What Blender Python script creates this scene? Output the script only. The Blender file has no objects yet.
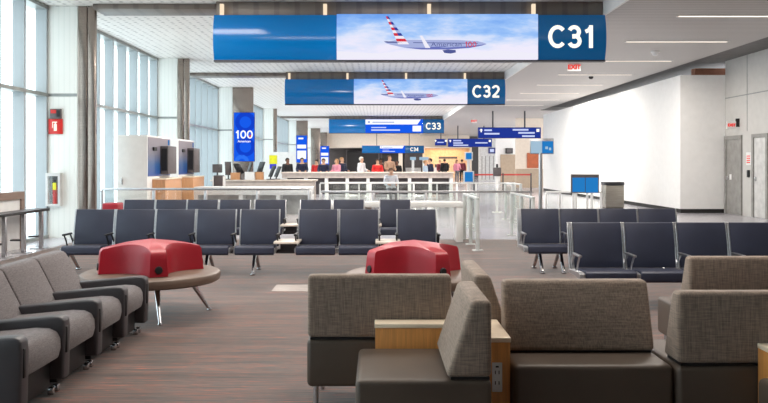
import bpy, bmesh, math, random
from mathutils import Vector, Matrix
random.seed(7)
PI = math.pi
sc = bpy.context.scene
COL = sc.collection
F, CX, CY, H = 780.0, 377.0, 163.0, 1.5      # focal length in pixels, vanishing point, eye height


def sx(px, Y): return (px - CX) * Y / F        # world x of picture column px at depth Y
def sz(py, Y): return H - (py - CY) * Y / F    # world z of picture row py at depth Y


# ------------------------------------------------------------------ materials
def lin(c):
    c = c / 255.0
    return c / 12.92 if c <= 0.04045 else ((c + 0.055) / 1.055) ** 2.4


def L(rgb): return (lin(rgb[0]), lin(rgb[1]), lin(rgb[2]), 1.0)


def new_mat(name):
    m = bpy.data.materials.new(name)
    m.use_nodes = True
    nt = m.node_tree
    b = nt.nodes['Principled BSDF']
    return m, nt, b


def N(nt, kind, **kw):
    n = nt.nodes.new(kind)
    for k, v in kw.items():
        if hasattr(n, k): setattr(n, k, v)
        else: n.inputs[k].default_value = v
    return n


def coords(nt, scale=(1, 1, 1), which='Object', rot=(0, 0, 0)):
    t = N(nt, 'ShaderNodeTexCoord')
    mp = N(nt, 'ShaderNodeMapping')
    mp.inputs['Scale'].default_value = scale
    mp.inputs['Rotation'].default_value = rot
    nt.links.new(t.outputs[which], mp.inputs['Vector'])
    return mp.outputs['Vector']


def ramp(nt, fac, stops):
    r = N(nt, 'ShaderNodeValToRGB')
    e = r.color_ramp.elements
    while len(e) < len(stops): e.new(0.5)
    for i, (p, c) in enumerate(stops):
        e[i].position = p; e[i].color = L(c)
    nt.links.new(fac, r.inputs['Fac'])
    return r.outputs['Color']


def bump(nt, b, height, strength, dist=0.01):
    n = N(nt, 'ShaderNodeBump', Strength=strength, Distance=dist)
    nt.links.new(height, n.inputs['Height'])
    nt.links.new(n.outputs['Normal'], b.inputs['Normal'])


def plain(name, rgb, rough=0.5, metal=0.0, var=0.06, scale=6.0, spec=None):
    """colour broken up a little by a noise texture"""
    m, nt, b = new_mat(name)
    no = N(nt, 'ShaderNodeTexNoise', Scale=scale, Detail=4.0)
    nt.links.new(coords(nt), no.inputs['Vector'])
    lo = tuple(max(0, v * (1 - var)) for v in rgb); hi = tuple(min(255, v * (1 + var)) for v in rgb)
    nt.links.new(ramp(nt, no.outputs['Fac'], [(0.3, lo), (0.7, hi)]), b.inputs['Base Color'])
    b.inputs['Roughness'].default_value = rough
    b.inputs['Metallic'].default_value = metal
    if spec is not None: b.inputs['Specular IOR Level'].default_value = spec
    return m


def fabric(name, rgb, var=0.16, sheen=0.2, fr=(220, 30, 30, 260)):
    m, nt, b = new_mat(name)
    v = coords(nt)
    n1 = N(nt, 'ShaderNodeTexNoise', Scale=1.0, Detail=3.0)
    nt.links.new(coords(nt, (fr[0], fr[0], fr[1])), n1.inputs['Vector'])
    n2 = N(nt, 'ShaderNodeTexNoise', Scale=1.0, Detail=3.0)
    nt.links.new(coords(nt, (fr[2], fr[2], fr[3])), n2.inputs['Vector'])
    ad = N(nt, 'ShaderNodeMath', operation='ADD')
    nt.links.new(n1.outputs['Fac'], ad.inputs[0]); nt.links.new(n2.outputs['Fac'], ad.inputs[1])
    mu = N(nt, 'ShaderNodeMath', operation='MULTIPLY'); mu.inputs[1].default_value = 0.5
    nt.links.new(ad.outputs[0], mu.inputs[0])
    lo = tuple(v_ * (1 - var) for v_ in rgb); hi = tuple(min(255, v_ * (1 + var)) for v_ in rgb)
    nt.links.new(ramp(nt, mu.outputs[0], [(0.36, lo), (0.64, hi)]), b.inputs['Base Color'])
    b.inputs['Roughness'].default_value = 0.9
    b.inputs['Sheen Weight'].default_value = sheen
    bump(nt, b, mu.outputs[0], 0.25, 0.004)
    return m


def vinyl(name, rgb, rough=0.42):
    m, nt, b = new_mat(name)
    vo = N(nt, 'ShaderNodeTexVoronoi', Scale=260.0)
    nt.links.new(coords(nt), vo.inputs['Vector'])
    no = N(nt, 'ShaderNodeTexNoise', Scale=3.0, Detail=3.0)
    nt.links.new(coords(nt), no.inputs['Vector'])
    nt.links.new(ramp(nt, no.outputs['Fac'], [(0.3, tuple(v * 0.94 for v in rgb)), (0.7, tuple(min(255, v * 1.06) for v in rgb))]), b.inputs['Base Color'])
    b.inputs['Roughness'].default_value = rough
    bump(nt, b, vo.outputs['Distance'], 0.08, 0.002)
    return m


def wood(name, rgb, axis='Z'):
    m, nt, b = new_mat(name)
    scl = {'Z': (60, 60, 3), 'X': (3, 60, 60), 'Y': (60, 3, 60)}[axis]
    no = N(nt, 'ShaderNodeTexNoise', Scale=1.0, Detail=5.0, Distortion=0.6)
    nt.links.new(coords(nt, scl), no.inputs['Vector'])
    nt.links.new(ramp(nt, no.outputs['Fac'], [(0.3, tuple(v * 0.92 for v in rgb)), (0.55, rgb), (0.75, tuple(min(255, v * 1.07) for v in rgb))]), b.inputs['Base Color'])
    b.inputs['Roughness'].default_value = 0.4
    return m


def brushed(name, rgb, rough=0.3, scl=(2, 2, 300)):
    m, nt, b = new_mat(name)
    no = N(nt, 'ShaderNodeTexNoise', Scale=1.0, Detail=2.0)
    nt.links.new(coords(nt, scl), no.inputs['Vector'])
    nt.links.new(ramp(nt, no.outputs['Fac'], [(0.3, tuple(v * 0.9 for v in rgb)), (0.7, rgb)]), b.inputs['Base Color'])
    b.inputs['Metallic'].default_value = 1.0
    b.inputs['Roughness'].default_value = rough
    return m


def glow(name, rgb, strength=1.0):
    m, nt, b = new_mat(name)
    nt.nodes.remove(b)
    e = N(nt, 'ShaderNodeEmission', Strength=strength)
    e.inputs['Color'].default_value = L(rgb)
    nt.links.new(e.outputs[0], nt.nodes['Material Output'].inputs['Surface'])
    return m


def glass_mat(name, tint, gloss=0.08, rough=0.02):
    m, nt, b = new_mat(name)
    nt.nodes.remove(b)
    t = N(nt, 'ShaderNodeBsdfTransparent'); t.inputs['Color'].default_value = L(tint)
    g = N(nt, 'ShaderNodeBsdfGlossy', Roughness=rough)
    mx = N(nt, 'ShaderNodeMixShader', Fac=gloss)
    nt.links.new(t.outputs[0], mx.inputs[1]); nt.links.new(g.outputs[0], mx.inputs[2])
    nt.links.new(mx.outputs[0], nt.nodes['Material Output'].inputs['Surface'])
    return m


def carpet_mat():
    m, nt, b = new_mat('striped_carpet')
    n1 = N(nt, 'ShaderNodeTexNoise', Scale=1.0, Detail=3.0)
    nt.links.new(coords(nt, (1.5, 52, 1)), n1.inputs['Vector'])
    n2 = N(nt, 'ShaderNodeTexNoise', Scale=1.0, Detail=2.0)
    nt.links.new(coords(nt, (8, 150, 1)), n2.inputs['Vector'])
    n3 = N(nt, 'ShaderNodeTexNoise', Scale=1.0, Detail=4.0)
    nt.links.new(coords(nt, (0.45, 5.5, 1)), n3.inputs['Vector'])
    c1 = ramp(nt, n1.outputs['Fac'], CARPET_A)
    c2 = ramp(nt, n2.outputs['Fac'], CARPET_B)
    mx = N(nt, 'ShaderNodeMix', data_type='RGBA')
    mx.inputs['Factor'].default_value = 0.3
    nt.links.new(c1, mx.inputs[6]); nt.links.new(c2, mx.inputs[7])
    c3 = ramp(nt, n3.outputs['Fac'], [(0.35, (190, 190, 190)), (0.7, (255, 250, 248))])
    mm = N(nt, 'ShaderNodeMix', data_type='RGBA', blend_type='MULTIPLY')
    mm.inputs['Factor'].default_value = 1.0
    nt.links.new(mx.outputs[2], mm.inputs[6]); nt.links.new(c3, mm.inputs[7])
    nt.links.new(mm.outputs[2], b.inputs['Base Color'])
    b.inputs['Roughness'].default_value = 0.75
    b.inputs['Sheen Weight'].default_value = 0.35
    b.inputs['Sheen Roughness'].default_value = 0.4
    b.inputs['Specular IOR Level'].default_value = 0.3
    bump(nt, b, n2.outputs['Fac'], 0.3, 0.004)
    return m


CARPET_A = [(0.34, (48, 44, 42)), (0.44, (88, 80, 75)), (0.52, (100, 90, 83)), (0.55, (206, 98, 56)), (0.58, (90, 80, 75)), (0.72, (132, 104, 88))]
CARPET_B = [(0.38, (52, 48, 45)), (0.62, (122, 110, 102))]


def terrazzo():
    m, nt, b = new_mat('pale_terrazzo')
    vo = N(nt, 'ShaderNodeTexVoronoi', Scale=40.0)
    nt.links.new(coords(nt), vo.inputs['Vector'])
    no = N(nt, 'ShaderNodeTexNoise', Scale=0.5, Detail=3.0)
    nt.links.new(coords(nt), no.inputs['Vector'])
    mx = N(nt, 'ShaderNodeMix', data_type='RGBA'); mx.inputs['Factor'].default_value = 0.35
    nt.links.new(ramp(nt, vo.outputs['Distance'], [(0.1, (150, 148, 156)), (0.6, (190, 188, 194))]), mx.inputs[6])
    nt.links.new(ramp(nt, no.outputs['Fac'], [(0.35, (156, 154, 162)), (0.65, (190, 189, 196))]), mx.inputs[7])
    nt.links.new(mx.outputs[2], b.inputs['Base Color'])
    b.inputs['Roughness'].default_value = 0.18
    return m


def slat_mat(name, a, c, pitch, axis=1, rough=0.6, metal=0.0):
    """regular fine joints across one axis"""
    m, nt, b = new_mat(name)
    w = N(nt, 'ShaderNodeTexWave', wave_type='BANDS', bands_direction='XYZ'[axis], wave_profile='SAW', Scale=1.0)
    s = [1, 1, 1]; s[axis] = 2 * PI / pitch / 20.0
    # the wave node repeats every 2*pi/20 units at scale 1
    nt.links.new(coords(nt, tuple(s)), w.inputs['Vector'])
    nt.links.new(ramp(nt, w.outputs['Fac'], [(0.0, c), (0.22, c), (0.3, a), (1.0, a)]), b.inputs['Base Color'])
    b.inputs['Roughness'].default_value = rough
    b.inputs['Metallic'].default_value = metal
    return m


def perforated():
    m, nt, b = new_mat('perforated_white_metal')
    ck = N(nt, 'ShaderNodeTexVoronoi', Scale=5.0, Randomness=0.12)
    nt.links.new(coords(nt, (1, 1.0, 1)), ck.inputs['Vector'])
    nt.links.new(ramp(nt, ck.outputs['Distance'], [(0.16, (150, 146, 142)), (0.28, (236, 233, 228))]), b.inputs['Base Color'])
    b.inputs['Roughness'].default_value = 0.45
    return m


def fluted(name, a, c, pitch, axis=0):
    m = slat_mat(name, a, c, pitch, axis, 0.4)
    return m


M = {}
M['carpet'] = carpet_mat()
M['terrazzo'] = terrazzo()
M['sofa_fabric'] = fabric('taupe_weave', (134, 118, 105), 0.17, 0.15, (150, 10, 13, 170))
M['sofa_vinyl'] = vinyl('brown_vinyl', (84, 72, 62), 0.45)
M['lounge_fabric'] = fabric('speckled_grey_weave', (100, 94, 95), 0.22)
M['lounge_vinyl'] = vinyl('charcoal_vinyl', (66, 64, 68), 0.42)
M['navy'] = vinyl('navy_vinyl', (46, 50, 68), 0.5)
M['red'] = vinyl('crimson_vinyl', (162, 26, 42), 0.38)
M['bench_top'] = vinyl('taupe_bench_vinyl', (112, 94, 82), 0.42)
M['maple'] = wood('maple_veneer', (224, 154, 84), 'Z')
M['laminate'] = plain('pale_maple_laminate', (246, 224, 198), 0.35)
M['kiosk_wood'] = wood('orange_wood', (205, 150, 105), 'Z')
M['brown_trim'] = wood('brown_wood_trim', (140, 118, 105), 'Y')
M['alu'] = brushed('satin_aluminium', (205, 205, 208), 0.32, (40, 40, 40))
M['chrome'] = brushed('polished_steel', (225, 225, 228), 0.14, (30, 30, 30))
M['steel'] = brushed('stainless_cladding', (160, 147, 138), 0.24, (3, 3, 120))
M['dark_metal'] = plain('dark_grey_metal', (70, 70, 74), 0.4, 0.6)
M['black'] = plain('matt_black_plastic', (24, 24, 27), 0.5)
M['grey_plastic'] = plain('mid_grey_plastic', (88, 82, 84), 0.5)
M['white'] = plain('white_paint', (236, 236, 234), 0.5, 0.0, 0.015)
M['white_gloss'] = plain('white_lacquer', (240, 240, 238), 0.25, 0.0, 0.01)
M['wall_white'] = plain('white_plaster', (240, 239, 237), 0.7, 0.0, 0.01)
M['wall_grey'] = plain('grey_wall_panels', (202, 200, 196), 0.55, 0, 0.015)
M['beige'] = plain('beige_plaster', (226, 212, 196), 0.7, 0.0, 0.02)
M['tan'] = plain('tan_paint', (176, 156, 134), 0.6, 0.0, 0.03)
M['door_grey'] = plain('grey_door_paint', (150, 148, 144), 0.5)
M['door_pale'] = plain('pale_grey_door_paint', (205, 204, 202), 0.45)
M['panel'] = fluted('translucent_fluted_panel', (238, 240, 235), (232, 235, 230), 0.11, 0)
M['fin'] = plain('pale_blue_mullion', (164, 172, 176), 0.4, 0.0, 0.01)
M['frame_white'] = plain('white_window_frame', (225, 228, 230), 0.4)
M['transom'] = plain('grey_transom', (150, 154, 152), 0.4, 0.5)
M['ceil_white'] = perforated()
M['ceil_grey'] = slat_mat('grey_slat_ceiling', (190, 187, 184), (158, 155, 152), 0.16, 1, 0.55)
M['beam'] = slat_mat('taupe_metal_soffit', (122, 112, 104), (108, 99, 92), 0.4, 0, 0.4, 0.4)
M['sign_blue'] = plain('blue_sign_panel', (0, 104, 172), 0.16, 0.0, 0.03, 1.5)
M['sign_navy'] = plain('dark_blue_sign_panel', (10, 74, 112), 0.25, 0.0, 0.03)
M['dir_blue'] = glow('lit_directional_blue', (36, 58, 150), 1.0)
M['dir_blue_case'] = plain('directional_sign_case', (30, 40, 110), 0.4)
M['letters'] = glow('lit_white_letters', (255, 252, 236), 1.2)
M['letters_blue'] = glow('lit_pale_letters', (206, 216, 250), 1.0)
M['scr_blue'] = glow('lit_blue_screen', (24, 92, 236), 1.0)
M['scr_deep'] = glow('lit_deep_blue_screen', (20, 66, 205), 1.0)
M['scr_mid'] = glow('lit_mid_blue_screen', (46, 116, 245), 1.0)
M['scr_sky'] = glow('lit_sky_blue_screen', (40, 130, 205), 0.9)
M['scr_pale'] = glow('lit_pale_blue_screen', (170, 200, 222), 0.9)
M['scr_white'] = glow('lit_white_screen', (250, 252, 255), 1.1)
M['p_red'] = glow('screen_red', (214, 50, 66), 1.0)
M['p_navy'] = glow('screen_navy', (48, 66, 158), 1.0)
M['p_white'] = glow('screen_white', (240, 238, 250), 1.0)
M['p_body'] = glow('screen_silver', (168, 178, 222), 1.0)
M['p_dark'] = glow('screen_shade', (108, 116, 186), 1.0)
M['p_line'] = glow('screen_slate', (82, 90, 150), 1.0)
M['exit_red'] = glow('lit_red_letters', (240, 70, 60), 1.0)
M['lamp'] = glow('lit_ceiling_strip', (255, 240, 224), 1.6)
M['hanger_glow'] = glow('glowing_hanger', (255, 232, 200), 1.0)
M['plate'] = plain('pale_floor_plate', (166, 156, 150), 0.5)
M['counter_front'] = plain('counter_front', (196, 184, 176), 0.5)
M['pale_top'] = plain('pale_table_top', (214, 202, 190), 0.4)
M['cove_tan'] = plain('brown_cove', (170, 112, 86), 0.6)
M['barrier_grey'] = plain('pale_grey_barrier', (206, 209, 208), 0.35)
M['shadow_grey'] = plain('painted_cove_shade', (104, 102, 101), 0.7)
M['safety_red'] = plain('safety_red_paint', (206, 36, 28), 0.4)
M['yellow'] = plain('yellow_print', (232, 226, 30), 0.5)
M['royal'] = plain('royal_blue_print', (50, 50, 200), 0.5)
M['orange'] = plain('orange_panel', (180, 90, 48), 0.5)
M['belt_red'] = plain('red_belt', (190, 60, 56), 0.6)
M['rail_glass'] = glass_mat('railing_glass', (252, 254, 253), 0.06)
M['win_glass'] = glass_mat('window_glass', (236, 244, 246), 0.06)
M['shop_dark'] = plain('dark_shopfront', (70, 66, 66), 0.5)
M['shop_black'] = plain('black_opening', (26, 24, 26), 0.6)
M['shop_warm'] = plain('warm_shop_wall', (228, 196, 158), 0.6)
M['rubber'] = plain('black_rubber_base', (32, 31, 31), 0.7)
M['bin'] = brushed('bin_steel', (176, 170, 160), 0.35, (3, 3, 60))
M['skin'] = plain('skin', (206, 160, 132), 0.55)
M['skin_dark'] = plain('dark_skin', (120, 80, 62), 0.55)
M['wall_rear_unseen'] = plain('dark_unseen_wall', (66, 64, 62), 0.7)


def part_glow(name, rgb, k, rough):
    m, nt, b = new_mat(name)
    b.inputs['Base Color'].default_value = L(rgb)
    b.inputs['Roughness'].default_value = rough
    b.inputs['Emission Color'].default_value = L(rgb)
    b.inputs['Emission Strength'].default_value = k
    return m


M['sign_blue'] = part_glow('brightened_blue_panel', (0, 94, 156), 0.35, 0.15)  # weak emission added to brighten the glossy printed blue
M['sign_navy'] = part_glow('backlit_navy_panel', (8, 72, 118), 0.6, 0.2)


def sky_screen():
    """a picture of sky and cloud on an LED display"""
    m, nt, b = new_mat('lit_sky_picture')
    nt.nodes.remove(b)
    no = N(nt, 'ShaderNodeTexNoise', Scale=1.0, Detail=5.0, Roughness=0.6)
    nt.links.new(coords(nt, (0.9, 1, 3.2)), no.inputs['Vector'])
    tc = N(nt, 'ShaderNodeTexCoord')
    sp = N(nt, 'ShaderNodeSeparateXYZ'); nt.links.new(tc.outputs['Generated'], sp.inputs[0])
    a = N(nt, 'ShaderNodeMath', operation='MULTIPLY_ADD'); a.inputs[1].default_value = -0.55; a.inputs[2].default_value = 0.32
    nt.links.new(sp.outputs['Z'], a.inputs[0])
    ad = N(nt, 'ShaderNodeMath', operation='ADD')
    nt.links.new(a.outputs[0], ad.inputs[0]); nt.links.new(no.outputs['Fac'], ad.inputs[1])
    c = ramp(nt, ad.outputs[0], [(0.22, (112, 164, 240)), (0.42, (160, 198, 250)), (0.56, (214, 226, 252)), (0.72, (240, 236, 253))])
    e = N(nt, 'ShaderNodeEmission', Strength=1.0)
    nt.links.new(c, e.inputs['Color'])
    nt.links.new(e.outputs[0], nt.nodes['Material Output'].inputs['Surface'])
    return m


M['sky_pic'] = sky_screen()


def kiosk_graphic():
    m, nt, b = new_mat('grey_to_blue_print')
    tc = N(nt, 'ShaderNodeTexCoord')
    sp = N(nt, 'ShaderNodeSeparateXYZ'); nt.links.new(tc.outputs['Generated'], sp.inputs[0])
    nt.links.new(ramp(nt, sp.outputs['Z'], [(0.0, (16, 70, 150)), (0.3, (50, 92, 146)), (0.6, (126, 124, 136)), (1.0, (138, 130, 138))]), b.inputs['Base Color'])
    b.inputs['Roughness'].default_value = 0.3
    return m


M['kiosk_print'] = kiosk_graphic()
# ------------------------------------------------------------------ geometry helpers


def box(bm, lo, hi, r=0.0, seg=2, mat=None):
    v = [bm.verts.new((x, y, z)) for x in (lo[0], hi[0]) for y in (lo[1], hi[1]) for z in (lo[2], hi[2])]
    idx = [(0, 1, 3, 2), (4, 6, 7, 5), (0, 4, 5, 1), (2, 3, 7, 6), (0, 2, 6, 4), (1, 5, 7, 3)]
    fs = [bm.faces.new([v[i] for i in q]) for q in idx]
    if mat is not None: bmesh.ops.transform(bm, matrix=mat, verts=v)
    if r > 0:
        es = list({e for f in fs for e in f.edges})
        bmesh.ops.bevel(bm, geom=es, offset=r, segments=seg, profile=0.5, affect='EDGES', clamp_overlap=True)


def prism(bm, pts, axis, a, b, r=0.0, seg=2, mat=None):
    """polygon pts extruded along an axis from a to b. pts are (y,z) for X, (x,z) for Y, (x,y) for Z"""
    def mk(p, t):
        return {'X': (t, p[0], p[1]), 'Y': (p[0], t, p[1]), 'Z': (p[0], p[1], t)}[axis]
    va = [bm.verts.new(mk(p, a)) for p in pts]; vb = [bm.verts.new(mk(p, b)) for p in pts]
    n = len(pts)
    fs = [bm.faces.new(va), bm.faces.new(list(reversed(vb)))]
    for i in range(n):
        fs.append(bm.faces.new([va[(i + 1) % n], va[i], vb[i], vb[(i + 1) % n]]))
    bmesh.ops.recalc_face_normals(bm, faces=fs)
    if mat is not None: bmesh.ops.transform(bm, matrix=mat, verts=va + vb)
    if r > 0:
        es = list({e for f in fs for e in f.edges if e.calc_face_angle(0) > 0.5})
        bmesh.ops.bevel(bm, geom=es, offset=r, segments=seg, profile=0.5, affect='EDGES', clamp_overlap=True)


def tube(bm, pts, rad, n=10):
    """round bar along a polyline; rad may be a list"""
    P = [Vector(p) for p in pts]
    R = rad if isinstance(rad, (list, tuple)) else [rad] * len(P)
    rings = []
    up = None
    for i, p in enumerate(P):
        d = (P[min(i + 1, len(P) - 1)] - P[max(i - 1, 0)]).normalized()
        if up is None or abs(up.dot(d)) > 0.98:
            up = Vector((0, 0, 1)) if abs(d.z) < 0.9 else Vector((1, 0, 0))
        a = d.cross(up).normalized(); b = a.cross(d).normalized(); up = b
        rings.append([bm.verts.new(p + R[i] * (math.cos(2 * PI * k / n) * a + math.sin(2 * PI * k / n) * b)) for k in range(n)])
    for r0, r1 in zip(rings, rings[1:]):
        for k in range(n): bm.faces.new([r0[k], r0[(k + 1) % n], r1[(k + 1) % n], r1[k]])
    bm.faces.new(list(reversed(rings[0]))); bm.faces.new(rings[-1])


def lathe(bm, prof, n=48, c=(0, 0)):
    """(radius, z) profile turned about a vertical axis at c"""
    rings = []
    for r, z in prof:
        if r < 1e-6: rings.append([bm.verts.new((c[0], c[1], z))])
        else: rings.append([bm.verts.new((c[0] + r * math.cos(2 * PI * k / n), c[1] + r * math.sin(2 * PI * k / n), z)) for k in range(n)])
    for a, b in zip(rings, rings[1:]):
        for k in range(n):
            k2 = (k + 1) % n
            q = []
            for v in ([a[k], a[k2]] if len(a) > 1 else [a[0]]) + ([b[k2], b[k]] if len(b) > 1 else [b[0]]):
                if v not in q: q.append(v)
            if len(q) > 2: bm.faces.new(q)


def poly(bm, pts):
    bm.faces.new([bm.verts.new(p) for p in pts])


def mesh_of(bm, name, smooth=35):
    bmesh.ops.recalc_face_normals(bm, faces=bm.faces)
    me = bpy.data.meshes.new(name)
    bm.to_mesh(me); bm.free()
    for p in me.polygons: p.use_smooth = True
    try: me.set_sharp_from_angle(angle=math.radians(smooth))
    except Exception: pass
    return me


def BM(): return bmesh.new()


def link(name, me, parent=None, loc=(0, 0, 0), rot=(0, 0, 0)):
    o = bpy.data.objects.new(name, me)
    COL.objects.link(o)
    o.location = loc; o.rotation_euler = rot
    if parent is not None: o.parent = parent
    return o


def part(name, bm, mat, parent=None, label=None, smooth=35, loc=(0, 0, 0), rot=(0, 0, 0)):
    me = mesh_of(bm, name, smooth)
    me.materials.append(M[mat] if isinstance(mat, str) else mat)
    o = link(name, me, parent, loc, rot)
    if label: o['label'] = label
    return o


def bpart(name, lo, hi, mat, parent=None, r=0.0, seg=2, label=None):
    b = BM(); box(b, lo, hi, r, seg)
    return part(name, b, mat, parent, label)


def tag(o, label, cat, group=None):
    o['label'] = label; o['category'] = cat
    if group: o['group'] = group
    return o


def thing(name, label, cat, loc=(0, 0, 0), rz=0.0, group=None):
    o = bpy.data.objects.new(name, None)
    COL.objects.link(o)
    o.empty_display_size = 0.1
    o.location = loc; o.rotation_euler = (0, 0, rz)
    return tag(o, label, cat, group)


def struct(name, bm, mat):
    o = part(name, bm, mat)
    o['kind'] = 'structure'
    return o


def sbox(name, lo, hi, mat, r=0.0):
    b = BM(); box(b, lo, hi, r)
    return struct(name, b, mat)


def copy_tree(o, parent=None):
    c = o.copy(); COL.objects.link(c); c.parent = parent
    for ch in list(o.children): copy_tree(ch, c)
    return c


def text_bm(body, size, bold=0.0, align='CENTER', depth=0.0):
    cu = bpy.data.curves.new('t', 'FONT')
    cu.body = body; cu.size = size; cu.align_x = align; cu.align_y = 'CENTER'
    cu.offset = bold; cu.extrude = depth; cu.resolution_u = 4
    o = bpy.data.objects.new('t', cu); COL.objects.link(o)
    dg = bpy.context.evaluated_depsgraph_get()
    me = bpy.data.meshes.new_from_object(o.evaluated_get(dg))
    bpy.data.objects.remove(o); bpy.data.curves.remove(cu)
    b = BM(); b.from_mesh(me); bpy.data.meshes.remove(me)
    return b


def lettering(body, size, mat, parent, at, bold=0.0, rot=(PI / 2, 0, 0), name='lettering', wide=1.0, align='CENTER', depth=0.004):
    b = text_bm(body, size, bold, align, depth)
    bmesh.ops.scale(b, vec=(wide, 1, 1), verts=b.verts)
    return part(name, b, mat, parent, loc=at, rot=rot)


GLYPH = {   # bold sans numerals as stroke paths in a box 0..w by 0..1
    'C': (0.74, [[(0.37 + 0.33 * math.cos(math.radians(a)), 0.5 + 0.42 * math.sin(math.radians(a))) for a in range(42, 319, 12)]]),
    '1': (0.50, [[(0.06, 0.72), (0.20, 0.78), (0.30, 0.92)], [(0.30, 1.0), (0.30, 0.0)]]),
    '2': (0.64, [[(0.30 + 0.23 * math.cos(math.radians(a)), 0.69 + 0.23 * math.sin(math.radians(a))) for a in range(165, -31, -13)] + [(0.36, 0.36), (0.16, 0.17), (0.08, 0.08)], [(0.04, 0.08), (0.58, 0.08)]]),
    '3': (0.64, [[(0.28 + 0.21 * math.cos(math.radians(a)), 0.71 + 0.21 * math.sin(math.radians(a))) for a in range(160, -91, -13)] + [(0.2, 0.5)],
                 [(0.2, 0.52)] + [(0.29 + 0.23 * math.cos(math.radians(a)), 0.305 + 0.225 * math.sin(math.radians(a))) for a in range(90, -161, -13)]]),
    '0': (0.72, [[(0.36 + 0.28 * math.cos(math.radians(a)), 0.5 + 0.42 * math.sin(math.radians(a))) for a in range(0, 366, 15)]]),
    '4': (0.66, [[(0.60, 0.27), (0.06, 0.27), (0.40, 0.97)], [(0.44, 1.0), (0.44, 0.0)]]),
}


def bold_number(body, size, mat, parent, at, depth=0.008, half=0.085):
    """upright gate number facing -y, centred at a point"""
    W = sum(GLYPH[c][0] for c in body) + 0.08 * (len(body) - 1)
    b = BM(); x = -W / 2
    for c in body:
        w, paths = GLYPH[c]
        for pth in paths:
            P = [Vector((p[0] + x, p[1] - 0.5)) for p in pth]
            Lf, Rt = [], []
            for i, p in enumerate(P):
                d0 = (P[i] - P[i - 1]).normalized() if i > 0 else None
                d1 = (P[i + 1] - P[i]).normalized() if i < len(P) - 1 else None
                d = ((d0 or d1) + (d1 or d0)).normalized()
                nr = Vector((-d.y, d.x)); m = 1.0
                if d0 and d1: m = min(1.6, 1.0 / max(0.5, nr.dot(Vector((-d0.y, d0.x)))))
                Lf.append(p + nr * half * m); Rt.append(p - nr * half * m)
            for i in range(len(P) - 1):
                prism(b, [(q.x * size, q.y * size) for q in (Lf[i], Lf[i + 1], Rt[i + 1], Rt[i])], 'Y', -depth, 0)
        x += w + 0.08
    return part('lettering', b, mat, parent, loc=at)


# ------------------------------------------------------------------ the room
XL, XR, YB = -6.8, 10.45, 84.0
ZC, ZR = 4.64, 4.37
CAR_Y, CAR_X = 15.3, -5.75
b = BM(); box(b, (CAR_X, -5, -0.2), (XR, CAR_Y, 0.0)); o = struct('floor', b, 'carpet')
b = BM(); box(b, (XL - 0.5, CAR_Y, -0.2), (16, YB + 6, 0.0)); box(b, (XL - 0.5, -5, -0.2), (CAR_X, CAR_Y, 0.0)); struct('floor', b, 'terrazzo')
# ceilings
sbox('ceiling', (XL - 0.4, -5, ZC), (4.45, YB, ZC + 0.2), 'ceil_white')
sbox('ceiling', (4.45, -5, ZR), (8.9, 42.6, ZR + 0.2), 'ceil_grey')
sbox('ceiling', (8.901, -5, 4.56), (12.2, 42.6, 4.76), 'shadow_grey')  # cove painted dark for the shade that gathers along the wall
sbox('ceiling', (4.45, 42.6, ZR), (16, YB, ZR + 0.2), 'ceil_grey')
b = BM(); box(b, (4.40, -5, ZR), (4.449, YB, ZC - 0.001)); struct('trim_1', b, 'white')
# cross beams above the gate signs
for i, (Yb, x0) in enumerate(((15.16, -3.13), (26.9, -3.15), (52.2, -3.2))):
    sbox('ceiling_beam', (x0, Yb, 4.37), (4.39, Yb + 0.9, ZC - 0.002), 'beam', 0.01)
    sbox('ceiling_beam', (-5.6 if i == 0 else -6.5, Yb + 0.2, 4.53), (x0 - 0.01, Yb + 0.9, ZC - 0.002), 'beam', 0.01)
# right side walls
sbox('wall_right', (XR, -5, 0), (XR + 0.2, 23.4, 4.558), 'wall_grey')
b = BM(); box(b, (9.1, 23.41, 0.12), (10.9, 42.7, 4.14)); struct('wall_right', b, 'wall_white')
sbox('baseboard_right', (9.12, 23.43, 0), (10.88, 42.68, 0.119), 'rubber')
for yy in (36.3,):
    sbox('trim_2', (9.094, yy, 0.13), (9.099, yy + 0.05, 4.14), 'wall_grey')
sbox('wall_right', (10.91, 23.45, 0), (12.2, 24.0, 4.558), 'wall_grey')
sbox('trim_3', (9.75, 23.9, 4.15), (12.2, 24.2, 4.40), 'cove_tan')
sbox('wall_rear_unseen', (XL - 0.4, -5.2, 0), (XR + 0.2, -5.0, ZC), 'wall_rear_unseen')  # unseen end wall, added dark to cut fill from behind the camera
# horizontal joint on the right wall
for yj in (22.0, 19.2, 16.8):
    sbox('trim_6', (XR - 0.006, yj, 2.4), (XR - 0.001, yj + 0.03, 4.55), 'transom')
sbox('trim_4', (XR - 0.006, 4, 3.42), (XR - 0.001, 23.39, 3.45), 'transom')
# far end wall with bulkhead and shop fronts
sbox('wall_far', (-7.2, YB, 0), (16, YB + 0.3, ZC), 'shop_dark')
sbox('wall_far', (-6.2, YB - 3.0, 3.1), (9.6, YB - 0.01, ZC - 0.002), 'beige')

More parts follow.
